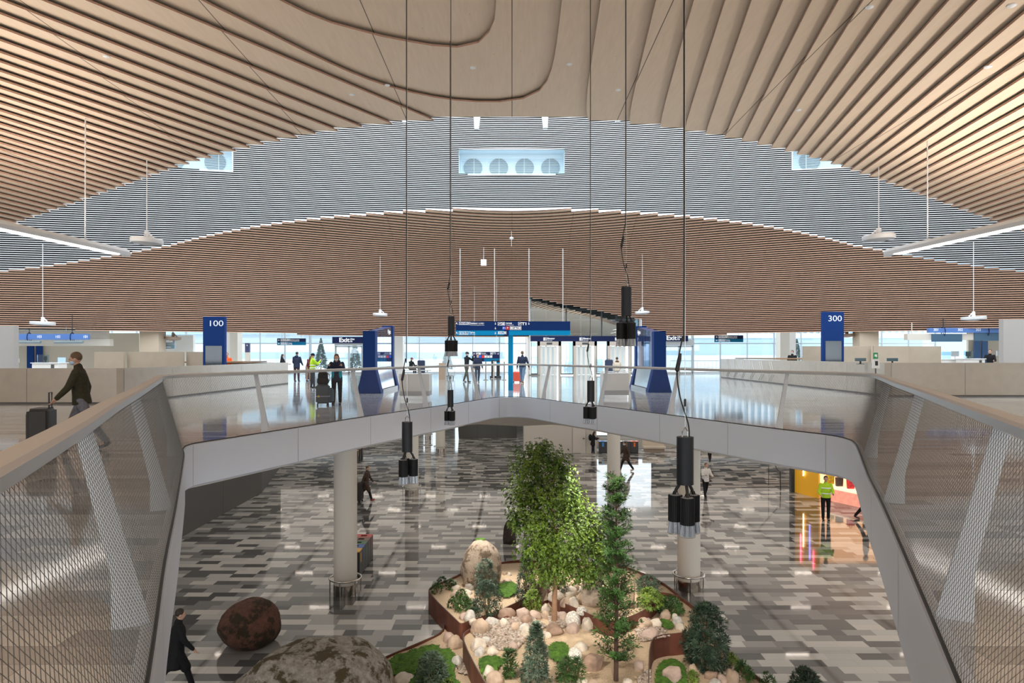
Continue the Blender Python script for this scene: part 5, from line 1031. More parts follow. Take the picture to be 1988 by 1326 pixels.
moss([(1272, 1290), (1300, 1278), (1325, 1285), (1335, 1300), (1338, 1345), (1268, 1345)], HB, 'bright green moss carpet in the steel pocket at the right', 5); moss([(1058, 1252), (1095, 1244), (1110, 1262), (1100, 1285), (1068, 1288)], HC, 'yellowish moss patch on the middle bed below the tree', 6)
def pebbles(pts, z, n_, lab, seed, r0=.018, r1=.036):
    P_ = poly(pts, z); rnd = random.Random(seed); m = MB(); xs = [p.x for p in P_]; ys = [p.y for p in P_]; k_ = 0
    while k_ < n_:
        x, y = rnd.uniform(min(xs), max(xs)), rnd.uniform(min(ys), max(ys)); c = False; j = len(P_) - 1
        for i in range(len(P_)):
            if (P_[i].y > y) != (P_[j].y > y) and x < (P_[j].x - P_[i].x) * (y - P_[i].y) / (P_[j].y - P_[i].y) + P_[i].x: c = not c
            j = i
        if not c: continue
        r = rnd.uniform(r0, r1); m.ell((x, y, z + r * .3), (r * 1.25, r, r * .7), rnd.randrange(3), 7, 5, Matrix.Rotation(rnd.uniform(0, 6.28), 3, 'Z')); k_ += 1
    one('pebbles', m, [M('pebble_pale', (.42, .36, .30), .85, var=.3, vs=9), M('pebble_pink', (.33, .25, .20), .85, var=.3, vs=9), M('pebble_tan', (.26, .20, .155), .85, var=.3, vs=9)], lab, 'pebbles', smooth=1.2, kind='stuff')
pebbles([(915, 1225), (960, 1205), (1030, 1195), (1060, 1215), (1030, 1235), (1000, 1262), (960, 1262), (925, 1240)], HC, 1900, 'bed of small pale pebbles left of the tree trunk', 1); pebbles([(1065, 1195), (1095, 1185), (1110, 1215), (1070, 1222)], HC, 420, 'small pebbles round the foot of the tree', 2)
pebbles([(1232, 1222), (1280, 1215), (1300, 1235), (1245, 1246)], HC, 420, 'small pebbles beside the stones near the right bush', 3); pebbles([(885, 1280), (905, 1290), (910, 1310), (890, 1305)], HB, 120, 'few small pebbles by the steel wall in the low left bed', 4); pebbles([(1380, 1295), (1430, 1290), (1440, 1320), (1390, 1325)], HB, 160, 'small pebbles in the low right bed', 5); pebbles([(1240, 1310), (1262, 1300), (1262, 1330), (1235, 1335)], HC, 120, 'few small pebbles at the front of the middle bed', 6)
# ---------------------------------------------------------------- plants
def leafmat(name, c, c2, vs=6): return M(name, c, .5, spec=.35, var=.5, vs=vs, col2=c2)
fol_tree = leafmat('leaf_bright', (.135, .215, .02), (.035, .075, .009), 3); fol_dark = leafmat('leaf_dark', (.045, .085, .045), (.018, .035, .022), 4); fol_pod = leafmat('leaf_podocarpus', (.06, .15, .025), (.018, .045, .012), 3); fol_blue = leafmat('leaf_grey_green', (.13, .18, .12), (.04, .07, .045), 6); fol_fern = leafmat('leaf_fern', (.22, .32, .05), (.08, .14, .02), 5)
bark = M('bark', (.20, .11, .065), .9, var=.3, vs=12)
def rosette(m, p, ax, n_, l, w, rnd, droop=.0):
    ax = ax.normalized(); a = ax.cross(Vector((0, 0, 1)));
    if a.length < .1: a = Vector((1, 0, 0))
    a.normalize(); b = ax.cross(a)
    for i in range(n_):
        t = rnd.uniform(0, 6.283); d = (ax * rnd.uniform(.25, 1.0) + (a * math.cos(t) + b * math.sin(t)) * .9).normalized(); d.z -= droop; s_ = d.cross(ax); s_ = s_.normalized() if s_.length > .05 else a
        L = l * rnd.uniform(.7, 1.15); o = p + d * L * .12; mid = p + d * L * .55 + Vector((0, 0, -.04 * L)); tip = p + d * L + Vector((0, 0, -.12 * L))
        m.add([o, mid - s_ * w, tip, mid + s_ * w], [(0, 1, 2, 3)])
def shrub(px, py, z, wpx, hpx, lab, mat, n_, leaf=(.10, .008), per=9, seed=0, shape='dome', name='shrub', group=None, stems=5):
    p = on(px, py, z); k_ = p.y / F; R, H = wpx * k_ / 2, hpx * k_; rnd = random.Random(seed * 31 + 7); t = thing(name, lab, 'plant', p, group=group); s_ = MB()
    for i in range(stems):
        a = rnd.uniform(0, 6.28); s_.tube([(0, 0, -.05), (math.cos(a) * R * .25, math.sin(a) * R * .25, H * .4), (math.cos(a) * R * .55, math.sin(a) * R * .55, H * .78)], [.014, .01, .004], 5)
    part('stem', s_, bark, t); m = MB()
    for i in range(n_):
        f = rnd.random(); a = rnd.uniform(0, 6.283)
        if shape == 'dome': rad = R * math.sqrt(max(0, 1 - (f * 1.15 - .3) ** 2 / .75)); zz = f * H * .95 + .02
        elif shape == 'cone': rad = R * (1.02 - f) ** .7; zz = f * H
        else: rad = R * (.55 + .45 * math.sin(f * PI)); zz = f * H
        r = rad * math.sqrt(rnd.uniform(.25, 1.0)) * (.85 + .3 * noise.noise(Vector((math.cos(a) * 1.5, math.sin(a) * 1.5, f * 4 + seed)))); q = Vector((r * math.cos(a), r * math.sin(a), zz)); rosette(m, q, Vector((q.x * 1.1, q.y * 1.1, (zz - H * .35) * .9 + .2 * H)), per, leaf[0], leaf[1], rnd)
    part('foliage', m, mat, t); return t
shrub(1371, 1292, HB, 96, 122, 'large dense dark green bush at the right, beside the steel pocket', fol_dark, 760, (.13, .010), 10, 1)
shrub(945, 1190, HA, 62, 62, 'dark green shrub at the front of the left raised bed, right of the small plants', fol_dark, 330, (.10, .008), 9, 2); shrub(942, 1152, HA, 55, 66, 'grey green shrub directly in front of the tall upright boulder', fol_blue, 300, (.10, .008), 9, 3)
shrub(1022, 1165, HA, 60, 100, 'dark shrub at the right end of the left raised bed, under the leafy tree', fol_dark, 420, (.11, .008), 9, 4, 'cone'); shrub(1040, 1322, HC, 72, 110, 'tall grey green shrub at the front of the middle bed', fol_blue, 460, (.12, .009), 9, 5, 'cone')
shrub(838, 1330, HB, 66, 62, 'grey green shrub on the moss at the lower left', fol_blue, 340, (.12, .009), 9, 6); shrub(990, 1312, HC, 28, 50, 'narrow green tuft left of the tall grey green shrub', fol_pod, 130, (.12, .008), 8, 7, 'col')
shrub(1098, 1322, HC, 38, 44, 'spiky green tuft on sand left of the slim pointed tree', fol_pod, 120, (.13, .007), 8, 8); shrub(1262, 1178, HE, 55, 34, 'bright yellow green fern cushion on the highest bed corner', fol_fern, 260, (.09, .012), 8, 9)
shrub(1258, 1150, HE, 52, 30, 'blue green fern behind the yellow green fern', fol_blue, 180, (.12, .009), 8, 10); shrub(1300, 1188, HC, 60, 26, 'low spreading dark green fern behind the stones at the right', fol_pod, 200, (.12, .012), 8, 11)
shrub(1035, 1180, HC, 40, 34, 'light green leafy plant between the shrub and the tree trunk', fol_fern, 150, (.08, .014), 7, 12); shrub(1120, 1320, HC, 30, 40, 'grassy green tuft next to the slim tree trunk', fol_pod, 90, (.14, .006), 8, 13); shrub(1085, 1150, HE, 34, 34, 'thin grey green plant behind the tree trunk', fol_blue, 110, (.09, .01), 7, 14)
shrub(1563, 1350, LOW, 62, 50, 'dark green bush at the bottom edge, right of the garden', fol_dark, 300, (.12, .009), 9, 15)
smalls = [(848, 1150, 'first small dark plant at the tip of the left raised bed'), (858, 1138, 'small dark plant behind the one at the tip of the left raised bed'), (876, 1143, 'small dark plant left of the pale stones on the left raised bed'), (880, 1178, 'small leafy plant near the steel wall, leftmost of the lower four'), (896, 1162, 'small leafy plant uphill of the lower four on the left raised bed'), (892, 1184, 'small leafy plant near the steel wall, second of the lower four'), (905, 1176, 'small leafy plant near the steel wall, third of the lower four'), (914, 1188, 'small leafy plant near the steel wall, rightmost of the lower four')]
for i, (px, py, lab) in enumerate(smalls): shrub(px, py, HA, 20, 16, lab, fol_pod, 34, (.09, .013), 8, 40 + i, name='small_plant', group='small plants on the left raised bed', stems=2)
for i, (px, py, w, lab) in enumerate(((1440, 1305, 26, 'small green plant beside the right floor edge, upper one'), (1452, 1318, 24, 'small green plant beside the right floor edge, lower one'), (1420, 1290, 24, 'pale grassy tuft right of the large dark bush'), (1490, 1332, 30, 'small dark plant at the lower right tip of the garden'), (1345, 1322, 20, 'small dry plant beside the pink block stone'), (868, 1338, 22, 'small brown dry plant on the moss at the lower left'))): shrub(px, py, HB, w, w * .8, lab, fol_fern if 'pale' in lab or 'dry' in lab else fol_pod, 50, (.09, .009), 8, 60 + i, name='small_plant', stems=2)
# the leafy tree
def leafy_tree():
    p = on(1076, 1206, HC); t = thing('leafy_tree', 'light green leafy tree with a slim bare trunk in the middle of the garden', 'tree', p); k_ = p.y / F; rnd = random.Random(77)
    W = lambda px, py: Vector(((px - 1076) * k_, 0, (1206 - py) * k_))
    part('trunk', MB().tube([(0, 0, -.1), tuple(W(1077, 1150)), tuple(W(1079, 1090)), tuple(W(1077, 1020)), tuple(W(1068, 960)), tuple(W(1055, 900))], [.075, .062, .055, .045, .03, .015], 10), M('smooth_bark', (.30, .17, .10), .8, var=.2, vs=10), t, smooth=True)
    blobs = [(1030, 905, 46, 44), (1075, 895, 38, 34), (1020, 965, 44, 50), (1072, 960, 58, 48), (1110, 985, 42, 44), (1040, 1010, 52, 40), (1100, 1040, 62, 52), (1150, 1030, 46, 52), (1165, 1075, 32, 40), (1045, 1065, 50, 40), (1100, 1095, 60, 36), (1060, 1118, 48, 24), (1005, 1005, 26, 26), (1140, 1110, 34, 26), (1050, 875, 30, 22), (1098, 925, 26, 30)]
    br = MB(); m = MB()
    for bx, by, rx, ry in blobs:
        c = W(bx, by); dep = rnd.uniform(-.35, .35); c.y = dep; root = W(1076 + (bx - 1076) * .1, min(1090, by + 60)); br.tube([root, root.lerp(c, .5) + Vector((0, 0, .05)), c], [.02, .012, .005], 5)
        for _ in range(int(rx * ry * .27)):
            d = Vector((rnd.gauss(0, 1), rnd.gauss(0, 1), rnd.gauss(0, 1))).normalized() * rnd.uniform(.3, 1.05); q = c + Vector((d.x * rx * k_, d.y * rx * k_ * .85, d.z * ry * k_))
            rosette(m, q, Vector((d.x, d.y, .3 + d.z * .6)), 6, .075, .017, rnd, .15)
    part('branch', br, bark, t); part('foliage', m, fol_tree, t)
leafy_tree()
def slim_tree():
    p = on(1196, 1316, HC); t = thing('pointed_tree', 'slim dark green pointed tree at the front right of the garden', 'tree', p); k_ = p.y / F; rnd = random.Random(5); H = 386 * k_
    part('trunk', MB().tube([(0, 0, -.1), (.01, 0, H * .5), (0, 0, H * .97)], [.05, .035, .01], 8), M('dark_bark', (.09, .05, .035), .9), t, smooth=True); br = MB(); m = MB()
    for i in range(220):
        f = rnd.uniform(.08, 1.0); a = rnd.uniform(0, 6.283); R = (.56 - .36 * f) * (1 - .35 * max(0, .22 - f) / .22) * rnd.uniform(.6, 1.05); o = Vector((0, 0, f * H)); e = o + Vector((math.cos(a) * R, math.sin(a) * R, R * .55)); br.tube([o, o.lerp(e, .6) + Vector((0, 0, -.02)), e], [.008, .006, .003], 4)
        for q in range(5):
            u = .35 + .17 * q; rosette(m, o.lerp(e, min(u, 1.05)), (e - o) + Vector((0, 0, .15)), 9, .115, .010, rnd)
    for q in range(6): rosette(m, Vector((0, 0, H * (.93 + .012 * q))), Vector((0, 0, 1)), 8, .12, .010, rnd)
    part('branch', br, M('dark_bark'), t); part('foliage', m, fol_pod, t)
slim_tree()
# ================================================================ people
def remesh(mb, vox, name, smooth_it=4):
    me = mb.mesh('tmp'); o = bpy.data.objects.new('tmp', me); C.objects.link(o)
    r = o.modifiers.new('r', 'REMESH'); r.mode = 'VOXEL'; r.voxel_size = vox; s_ = o.modifiers.new('s', 'SMOOTH'); s_.factor = .5; s_.iterations = smooth_it
    dg = bpy.context.evaluated_depsgraph_get(); out = bpy.data.meshes.new_from_object(o.evaluated_get(dg)); out.name = name
    bpy.data.objects.remove(o); bpy.data.meshes.remove(me); return out
def limb(mb, pts, rs, n=10):
    for a, b, r0, r1 in zip(pts, pts[1:], rs, rs[1:]): mb.tube([a, b], [r0, r1], n)
    for p, r in zip(pts, rs): mb.ell(p, (r, r, r), 0, 10, 7)
R_ = math.radians
def loft(mb, T, rings, n=22):
    vs = []; fs = []
    for z, rx, ry in rings:
        for k in range(n):
            a = 2 * PI * k / n; vs.append(T @ Vector((rx * math.cos(a), ry * math.sin(a), z)))
    for i in range(len(rings) - 1):
        for k in range(n):
            k2 = (k + 1) % n; fs.append((i * n + k, i * n + k2, (i + 1) * n + k2, (i + 1) * n + k))
    fs.append(tuple(range(n))[::-1]); fs.append(tuple(range((len(rings) - 1) * n, len(rings) * n))); mb.add(vs, fs)
def cloth(name, col, rough=.8): return M('cloth_' + name, col, rough, spec=.2, var=.2, vs=25)
skin = M('skin', (.55, .33, .24), .55); shoe_m = M('black_shoe', (.02, .02, .02), .5)
hairs = {'dark': M('hair_dark', (.03, .02, .015), .6), 'brown': M('hair_brown', (.13, .075, .04), .6), 'fair': M('hair_fair', (.35, .24, .13), .6)}
def person(lab, foot, H, rz, top, bottom, hair='dark', arms=((5, 8, 15), (5, 8, 15)), legs=((0, 0), (0, 0)), lean=0, nod=0, hem=.86, mask=None, hat=None, long_hair=False, shoes=None, seat=None, bulk=1.0, bands=None, hood=None, front=None, vox=.012, group=None):
    """standing, walking or seated figure facing local -y; arms/legs given as swing, spread, bend in degrees"""
    t = thing('person', lab, 'person', foot, R_(rz), group); s_ = H / 1.75; V = lambda x, y, z: Vector((x, y, z))
    hipz = .92; L = []
    for sg, (sw, kn) in zip((-1, 1), legs):
        h = V(sg * .095, 0, hipz); k = h + V(sg * .01, -math.sin(R_(sw)) * .43, -math.cos(R_(sw)) * .43); a2 = sw - kn; an = k + V(0, -math.sin(R_(a2)) * .42, -math.cos(R_(a2)) * .42); L.append((h, k, an, a2))
    drop = min(l[2].z for l in L) - .075 if seat is None else hipz - .10 - seat / s_
    T = Matrix.Translation((0, 0, hipz)) @ Matrix.Rotation(R_(lean), 4, 'X') @ Matrix.Translation((0, 0, -hipz))
    Tn = T @ Matrix.Translation((0, .01, 1.49)) @ Matrix.Rotation(R_(nod), 4, 'X') @ Matrix.Translation((0, -.01, -1.49))
    A = []
    for sg, (sw, sp, be) in zip((-1, 1), arms):
        S = T @ V(sg * .185, .005, 1.41); d = V(sg * math.sin(R_(sp)), -math.sin(R_(sw)) * math.cos(R_(sp)), -math.cos(R_(sw)) * math.cos(R_(sp))); E = S + d * .29
        f = sw + be; d2 = V(sg * math.sin(R_(sp)) * (1 - be / 90 * .9) - sg * .25 * min(1, be / 70), -math.sin(R_(f)), -math.cos(R_(f))).normalized(); Wr = E + d2 * .25; A.append((S, E, Wr, d2))
    fin = lambda p: (Vector(p) - V(0, 0, drop)) * s_
    def done(mb): mb.v = [tuple(fin(p)) for p in mb.v]; return mb
    def tell(mb, M_, c, r, rot=None):
        q = MB(); q.ell((0, 0, 0), r, 0, 14, 10); mb.add([M_ @ (Vector(c) + Vector(p)) for p in q.v], q.f)
    b = MB()      # the body
    for c, r in (((0, 0, .93), (.155, .10, .12)), ((0, 0, 1.08), (.13, .09, .15)), ((0, 0, 1.27), (.16, .105, .19))): tell(b, T, c, r)
    limb(b, [T @ V(-.16, .005, 1.405), T @ V(.16, .005, 1.405)], [.055, .055]); limb(b, [T @ V(0, .015, 1.38), Tn @ V(0, -.005, 1.56)], [.062, .052])
    tell(b, Tn, (0, .005, 1.655), (.074, .094, .100)); tell(b, Tn, (0, -.03, 1.605), (.056, .062, .075)); tell(b, Tn, (0, -.096, 1.625), (.013, .02, .022)); tell(b, Tn, (0, -.083, 1.588), (.024, .012, .010))
    for sg in (-1, 1): tell(b, Tn, (sg * .076, .01, 1.63), (.012, .02, .032)); tell(b, Tn, (sg * .03, -.083, 1.664), (.024, .012, .010))
    for h, k, an, a2 in L:
        limb(b, [h, k, an], [.085, .055, .036], 12); b.ell(an + V(0, -.06, -.04), (.042, .12, .035))
    for S, E, Wr, d in A:
        limb(b, [S, E, Wr], [.052, .040, .028]); hnd = Wr + d * .055; b.ell(hnd, (.030, .030, .045)); x = d.cross(V(0, 1, 0)); x = x.normalized() if x.length > .1 else V(1, 0, 0); y = d.cross(x)
        for q, ln in ((-.026, .062), (-.009, .078), (.009, .074), (.026, .056)):
            p0 = Wr + d * .085 + x * q; p1 = p0 + d * ln * .55 + y * .006; p2 = p1 + (d * .8 + y * .6).normalized() * ln * .45; limb(b, [p0, p1, p2], [.0095, .009, .0075], 6)
        p0 = Wr + d * .035 + x * .026; limb(b, [p0, p0 + (d * .6 + x * .8).normalized() * .04, p0 + (d * .95 + x * .6).normalized() * .07], [.012, .0105, .009], 6)
    body = part('body', remesh(done(b), vox * s_, 'body', 3), skin, t, smooth=1.5)
    eye = MB()
    for sg in (-1, 1): tell(eye, Tn, (sg * .030, -.088, 1.655), (.011, .008, .007))
    part('eyes', done(eye), M('eye_dark', (.02, .015, .012), .2), t, smooth=1.5)
    j = MB()      # top
    B_ = bulk; zc = hem
    sk = .19 if hem < .8 else .165
    loft(j, T, [(zc, sk * B_, sk * .80 * B_), (zc + .03, sk * 1.02 * B_, sk * .82 * B_), (1.0, .162 * B_, .122 * B_), (1.12, .158 * B_, .118 * B_), (1.28, .178 * B_, .128 * B_), (1.38, .165 * B_, .105 * B_), (1.44, .10, .08)])
    limb(j, [T @ V(-.16, .005, 1.395), T @ V(.16, .005, 1.395)], [.066, .066]); limb(j, [T @ V(0, .012, 1.40), T @ V(0, .005, 1.50)], [.085, .074])
    if hem < .8:
        for h, k, an, a2 in L: limb(j, [h, h.lerp(k, min(1, (hipz - hem) / .43 + .1))], [.115, .108], 12)
    for S, E, Wr, d in A: limb(j, [S, E, Wr - d * .01], [.066 + .008 * (B_ - 1) * 5, .056 + .006 * (B_ - 1) * 5, .044], 12)
    jm = remesh(done(j), .016 * s_, 'jacket'); jo = part('jacket', jm, top, t, smooth=1.5)
    if front:
        f = MB(); [tell(f, T, (q * .115, -.052, 1.08), (.058, .085 * B_, .21)) for q in (-1, 1)]; part('jacket_lining', done(f), front, jo, smooth=1.5)
    if bands:
        for zz in bands:
            q = MB(); q.tube([T @ V(.176 * B_ * math.cos(a), .128 * B_ * math.sin(a), zz) for a in [i * PI / 12 for i in range(25)]], .022, 6, cap=False); part('reflective_band', done(q), M('reflective_tape', (.72, .74, .76), .3, emit=(.8, .85, .9), es=.15), jo)
    tr = MB()
    tell(tr, Matrix(), (0, .005, .93), (.165, .115, .125))
    for h, k, an, a2 in L: limb(tr, [h, k, an + V(0, 0, .03)], [.098, .072, .058], 12)
    part('trousers', remesh(done(tr), .016 * s_, 'trousers'), bottom, t, smooth=1.5)
    for h, k, an, a2 in L:
        sh = MB(); up = V(0, 0, 0); tilt = Matrix.Rotation(R_(-a2 * .6), 3, 'X'); sh.ell(an + tilt @ V(0, -.065, -.040), (.050, .135, .036), 0, 14, 8, tilt); sh.ell(an + tilt @ V(0, .0, -.02), (.048, .06, .055), 0, 12, 8, tilt); part('shoe', done(sh), shoes or shoe_m, t, smooth=1.5)
    if hair:
        hm = MB(); tell(hm, Tn, (0, .022, 1.675), (.083, .094, .095)); 
        if long_hair: tell(hm, Tn, (0, .065, 1.56), (.085, .05, .15)); [tell(hm, Tn, (sg * .07, .02, 1.58), (.025, .045, .11)) for sg in (-1, 1)]
        part('hair', done(hm), hairs.get(hair, hairs['dark']), t, smooth=1.5)
    if hat:
        hm = MB(); tell(hm, Tn, (0, .008, 1.692), (.090, .106, .085)); tell(hm, Tn, (0, -.005, 1.672), (.091, .106, .03))
        if hat[1] == 'cap': tell(hm, Tn, (0, -.11, 1.69), (.065, .07, .010))
        part('hat', done(hm), hat[0], t, smooth=1.5)
    if mask:
        hm = MB(); tell(hm, Tn, (0, -.048, 1.592), (.062, .060, .048)); part('face_mask', done(hm), mask, t, smooth=1.5)
    if hood:
        hm = MB(); tell(hm, T, (0, .06, 1.47), (.125, .085, .075)); part('hood', done(hm), hood, jo, smooth=1.5)
    return t
black_c = cloth('black', (.014, .014, .016)); navy_c = cloth('navy', (.022, .03, .06)); olive = cloth('olive', (.045, .042, .026)); jeans = cloth('jeans', (.12, .19, .30)); greyc = cloth('grey', (.17, .17, .20)); hivis = M('cloth_hi_vis', (.50, .78, .04), .7, spec=.2); orange_c = cloth('orange', (.85, .10, .02)); whitec = cloth('white', (.72, .70, .68)); brownc = cloth('brown', (.07, .045, .035)); khaki = cloth('khaki', (.10, .105, .08)); tealc = cloth('teal', (.01, .38, .48)); mbl = M('mask_blue', (.45, .62, .80), .7); mwh = M('mask_white', (.80, .82, .84), .7); leop = M('leopard', (.32, .22, .15), .8, var=.8, vs=30); cream_c = cloth('cream', (.62, .54, .44)); fur = cloth('fur_brown', (.13, .07, .04))
wk = ((24, 8), (-22, 12)); wk2 = ((-20, 14), (24, 6))
person('person in a dark green jacket and light blue mask walking left beyond the left handrail', (-7.25, 11.5, 0), 1.68, -70, olive, greyc, 'brown', ((-18, 12, 25), (22, 10, 20)), wk, 6, 8, .84, mbl, bulk=1.12)
person('person in black with a teal lined jacket and white mask, looking at a phone', on(654, 785.5), 1.62, 8, navy_c, black_c, 'brown', ((38, 16, 88), (38, 16, 88)), ((2, 0), (-2, 2)), 4, 22, .82, mwh, None, True, None, None, 1.12, None, navy_c, tealc)
person('person in a yellow hi-vis jacket and black beanie, standing left of the suitcase', on(607, 753), 1.63, 120, hivis, cloth('work_grey', (.05, .055, .07)), None, ((45, 10, 95), (10, 8, 20)), ((3, 0), (-3, 0)), 0, 4, .86, mbl, (black_c, 'beanie'), bands=(1.02, 1.16), bulk=1.1)
person('person in a dark blue coat seen from behind at the left counter end', on(576, 740.5), 1.74, 175, navy_c, cloth('plum', (.07, .035, .045)), 'dark', ((14, 12, 40), (14, 12, 40)), ((2, 0), (-2, 0)), 3, 6, .80, bulk=1.18, hood=navy_c)
person('person in a burgundy top and leopard print trousers bending beside the person in dark blue', on(598, 740), 1.60, 60, cloth('burgundy', (.13, .03, .035)), leop, 'brown', ((30, 8, 50), (30, 8, 50)), ((0, 0), (8, 6)), 22, 20, .86, long_hair=True)
person('person with dark bun hair behind the far end of the left counter', at(547, 688, 40) + Vector((0, 0, -1.6)), 1.60, 90, black_c, black_c, 'dark', ((25, 8, 60), (25, 8, 60)), ((0, 0), (0, 0)), 4, 6, .86, mbl, long_hair=True)
person('person in an orange work vest behind the blue 100 pylon', at(440.5, 688, 37) + Vector((0, 0, -1.6)), 1.68, 20, orange_c, black_c, 'brown', ((10, 10, 30), (10, 10, 30)), bands=(1.05,), bulk=1.1)
person('person in a red cap and dark top seated on the bench at the left', (at(797, 688, 49.9).x, 49.9, 0), 1.70, 140, black_c, cloth('charcoal_trousers', (.04, .038, .04)), 'brown', ((30, 10, 60), (30, 10, 60)), ((82, 84), (82, 84)), 8, 8, .90, hat=(cloth('red_cap', (.35, .03, .05)), 'cap'), seat=.46)
person('person in a pale coat with a fur trimmed hood seated before the lifts', (at(1198, 688, 45.9).x, 45.9, 0), 1.78, 180, cream_c, black_c, 'dark', ((15, 12, 40), (15, 12, 40)), ((82, 84), (82, 84)), 4, 4, .84, seat=.46, bulk=1.25, hood=fur)
person('person in a black cap, dark jacket and khaki trousers, hand raised to the face', on(906, 742), 1.75, 60, black_c, khaki, 'dark', ((20, 10, 15), (60, 10, 110)), ((14, 4), (-16, 4)), 2, 4, .86, mbl, (cloth('cap_dark', (.04, .04, .035)), 'cap'))
person('person in dark clothes and a mask, in front of the small hanging sign', on(927, 743), 1.62, 15, navy_c, cloth('dark_denim', (.04, .06, .10)), 'brown', ((8, 12, 20), (8, 12, 20)), ((10, 4), (-12, 4)), 4, 8, .84, mbl, long_hair=True, bulk=1.1)
person('person in a navy sweater and jeans walking with a red suitcase', on(1014, 744), 1.84, 168, navy_c, jeans, 'brown', ((-8, 22, 15), (6, 14, 12)), wk2, 2, -4, .90, shoes=M('tan_shoe', (.30, .15, .07), .6), bulk=1.12)
person('person in black with a face mask behind the right counter', at(1538, 688, 43) + Vector((0, 0, -1.6)), 1.84, -35, black_c, black_c, 'dark', ((15, 10, 50), (15, 10, 50)), mask=mbl, bulk=1.1)
person('person in dark clothes at the far right desk', at(1922, 688, 39.9) + Vector((0, 0, -1.6)), 1.88, -40, black_c, black_c, 'brown', ((20, 14, 70), (20, 14, 70)), lean=6)
person('person in a dark brown coat and red shoes walking right behind the left column', on(711, 971, LOW), 1.70, 85, brownc, black_c, 'brown', ((-24, 10, 10), (18, 8, 20)), wk, 5, 6, .58, shoes=M('red_shoe', (.28, .02, .02), .5))
person('person in black leaning by the beige wall and looking at a phone', on(1151, 882.5, LOW), 1.62, 100, black_c, cloth('dark_blue', (.02, .03, .055)), 'dark', ((30, 8, 80), (30, 8, 80)), ((4, 0), (0, 4)), 6, 18, .72, long_hair=True, shoes=M('pale_shoe', (.55, .48, .40), .6), bulk=1.2)
person('person in a brown jacket and mask stepping out from behind the far right column', on(1215, 915, LOW), 1.84, -75, brownc, black_c, 'dark', ((20, 10, 20), (-20, 10, 10)), wk, 5, 4, .72, mbl, shoes=M('pale_shoe'))
person('person in a white jacket and black leggings walking toward the camera', on(1370, 966, LOW), 1.70, 10, whitec, black_c, 'brown', ((30, 12, 70), (24, 12, 60)), ((12, 2), (-14, 10)), 2, 8, .82, bulk=1.08)
person('person in black trousers in the distance, mostly hidden by the white fascia', on(1378, 896, LOW), 1.75, 180, black_c, black_c, 'dark', legs=wk)
person('person in a yellow hi-vis vest and black trousers in front of the yellow shop', on(1603, 1010, LOW), 1.86, -15, hivis, black_c, 'dark', ((14, 14, 55), (20, 12, 65)), ((4, 0), (-2, 2)), 2, 4, .90, bands=(1.08, 1.3), bulk=1.15)
person('person in black at the right edge of the shop floor, mostly hidden by the fascia', on(1681, 1010, LOW), 1.75, 60, black_c, black_c, 'dark', legs=wk)
person('person in a long black coat at the lower left, partly hidden by the fascia', (-6.98, 14.2, LOW), 1.74, 120, black_c, black_c, 'dark', ((20, 10, 20), (-18, 10, 10)), wk, 5, 5, .55, bulk=1.2)
# ---------------------------------------------------------------- luggage
def suitcase(loc, w, d, h, mat, lab, rz=0.0, handle=.0):
    t = thing('suitcase', lab, 'suitcase', loc, R_(rz)); bm = bmesh.new(); bmesh.ops.create_cube(bm, size=1)
    for v in bm.verts: v.co = Vector((v.co.x * w, v.co.y * d, v.co.z * (h - .07) + (h - .07) / 2 + .07))
    bmesh.ops.bevel(bm, geom=bm.edges[:], offset=.045, segments=3, affect='EDGES'); me = bpy.data.meshes.new('shell'); bm.to_mesh(me); bm.free(); part('shell', me, mat, t, smooth=.6)
    for sx in (-1, 1):
        for sy in (-1, 1): part('wheel', MB().tube([(sx * (w / 2 - .05) - .015, sy * (d / 2 - .05), .035), (sx * (w / 2 - .05) + .015, sy * (d / 2 - .05), .035)], .035, 10), black, t)
    rb = MB()
    for i in range(5): x = -w / 2 + (i + .5) * w / 5; rb.box(x - .008, x + .008, -d / 2 - .006, -d / 2, .16, h - .08)
    part('ribs', rb, mat, t)
    if handle: part('handle', MB().tube([(-.08, d / 2 - .04, h - .01), (-.08, d / 2 - .04, h + handle), (.08, d / 2 - .04, h + handle), (.08, d / 2 - .04, h - .01)], .012, 6), black, t)
    return t
darkcase = M('slate_plastic', (.055, .065, .08), .4)
p = on(627, 787.5); t = suitcase(p, .42, .27, .66, darkcase, 'dark grey suitcase standing beside the person in black', 12, .0)
part('luggage_belt', MB().box(-.212, .212, -.142, .142, .29, .305), M('belt_white', (.5, .5, .75), .6), t); part('belt_tag', MB().box(-.15, -.10, -.148, -.142, .27, .325), M('belt_yellow', (.75, .5, .05), .6), t)
t = thing('backpack', 'black backpack sitting on top of the dark grey suitcase', 'backpack', p + Vector((.0, 0, .662)), .2); m = MB(); m.box(-.15, .15, -.09, .09, .0, .33); m.ell((0, 0, .33), (.145, .09, .085), 0, 14, 10); m.box(-.12, .12, -.14, -.05, .03, .20); m.box(-.10, .10, -.12, -.05, .22, .31); m.box(-.175, -.1, -.05, .05, .04, .18); m.box(.1, .175, -.05, .05, .04, .18); part('pack', remesh(m, .014, 'pack'), black_c, t, smooth=1.5)
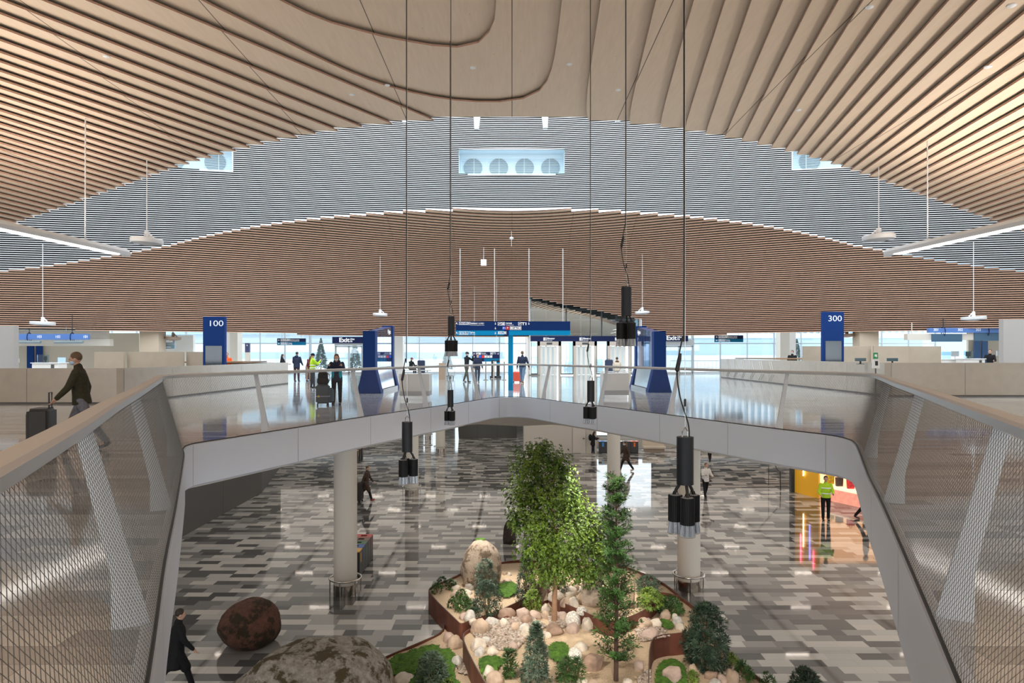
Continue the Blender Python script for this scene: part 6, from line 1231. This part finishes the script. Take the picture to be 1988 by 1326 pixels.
part('strap', MB().tube([(.12, .06, .36), (.19, .05, .3), (.21, .05, .16), (.15, .05, .04)], .016, 6), M('strap_grey', (.25, .26, .28), .7), t); part('grab_loop', MB().tube([(-.04, .05, .40), (-.02, .05, .43), (.02, .05, .43), (.04, .05, .40)], .01, 6), black, t)
t = suitcase(p + Vector((.13, .33, 0)), .26, .18, .54, M('blue_grey_bag', (.14, .20, .26), .6), 'blue grey cabin bag just behind the dark grey suitcase', 5)
p = on(1003.5, 742.5); suitcase(p, .46, .30, .62, M('red_plastic', (.75, .10, .05), .4), 'red suitcase pulled by the person in the navy sweater', 10, .42)
suitcase(on(818, 726), .60, .36, 1.12, M('navy_plastic', (.03, .045, .10), .45), 'navy suitcase standing beside the seated person in the red cap', 0, .12); suitcase(on(1182, 731), .56, .36, 1.22, M('navy_plastic'), 'navy suitcase standing beside the seated person in the pale coat', 0, .05)
p = on(1213, 731); one('handbag', MB().box(-.2, .2, -.1, .1, 0, .28).tube([(-.1, 0, .28), (-.08, 0, .42), (.08, 0, .42), (.1, 0, .28)], .012, 6), fur, 'brown handbag on the floor right of the seated person in the pale coat', 'bag', loc=p)
p = on(697, 974, LOW); suitcase(p, .45, .3, .95, M('black_plastic', (.03, .025, .022), .5), 'dark suitcase pulled along behind the left column', 80, .2)
p = Vector((-7.75, 11.25, 0)); suitcase(p, .5, .32, .72, M('black_plastic'), 'dark trolley bag beside the person in the dark green jacket', -70, .25)
suitcase(on(599, 739), .34, .24, .6, M('dark_violet', (.05, .045, .12), .5), 'dark violet suitcase behind the person in the hi-vis jacket', 0, .3)
p = Vector((at(1151, 881, on(1151, 881, LOW).y).x - .18, on(1151, 881, LOW).y, LOW + .95)); t = thing('shoulder_bag', 'black backpack worn by the person leaning at the beige wall', 'backpack', p); m = MB(); m.ell((0, 0, .2), (.13, .16, .24), 0, 12, 8); part('pack', m, black_c, t, smooth=1.5)
t = thing('phone', 'small dark phone held by the person in black beside the suitcase', 'phone', on(654, 785.5) + Vector((.02, -.40, 1.06))); part('case', MB().box(-.035, .035, -.06, .06, 0, .009), M('pink_phone', (.5, .12, .2), .4), t)
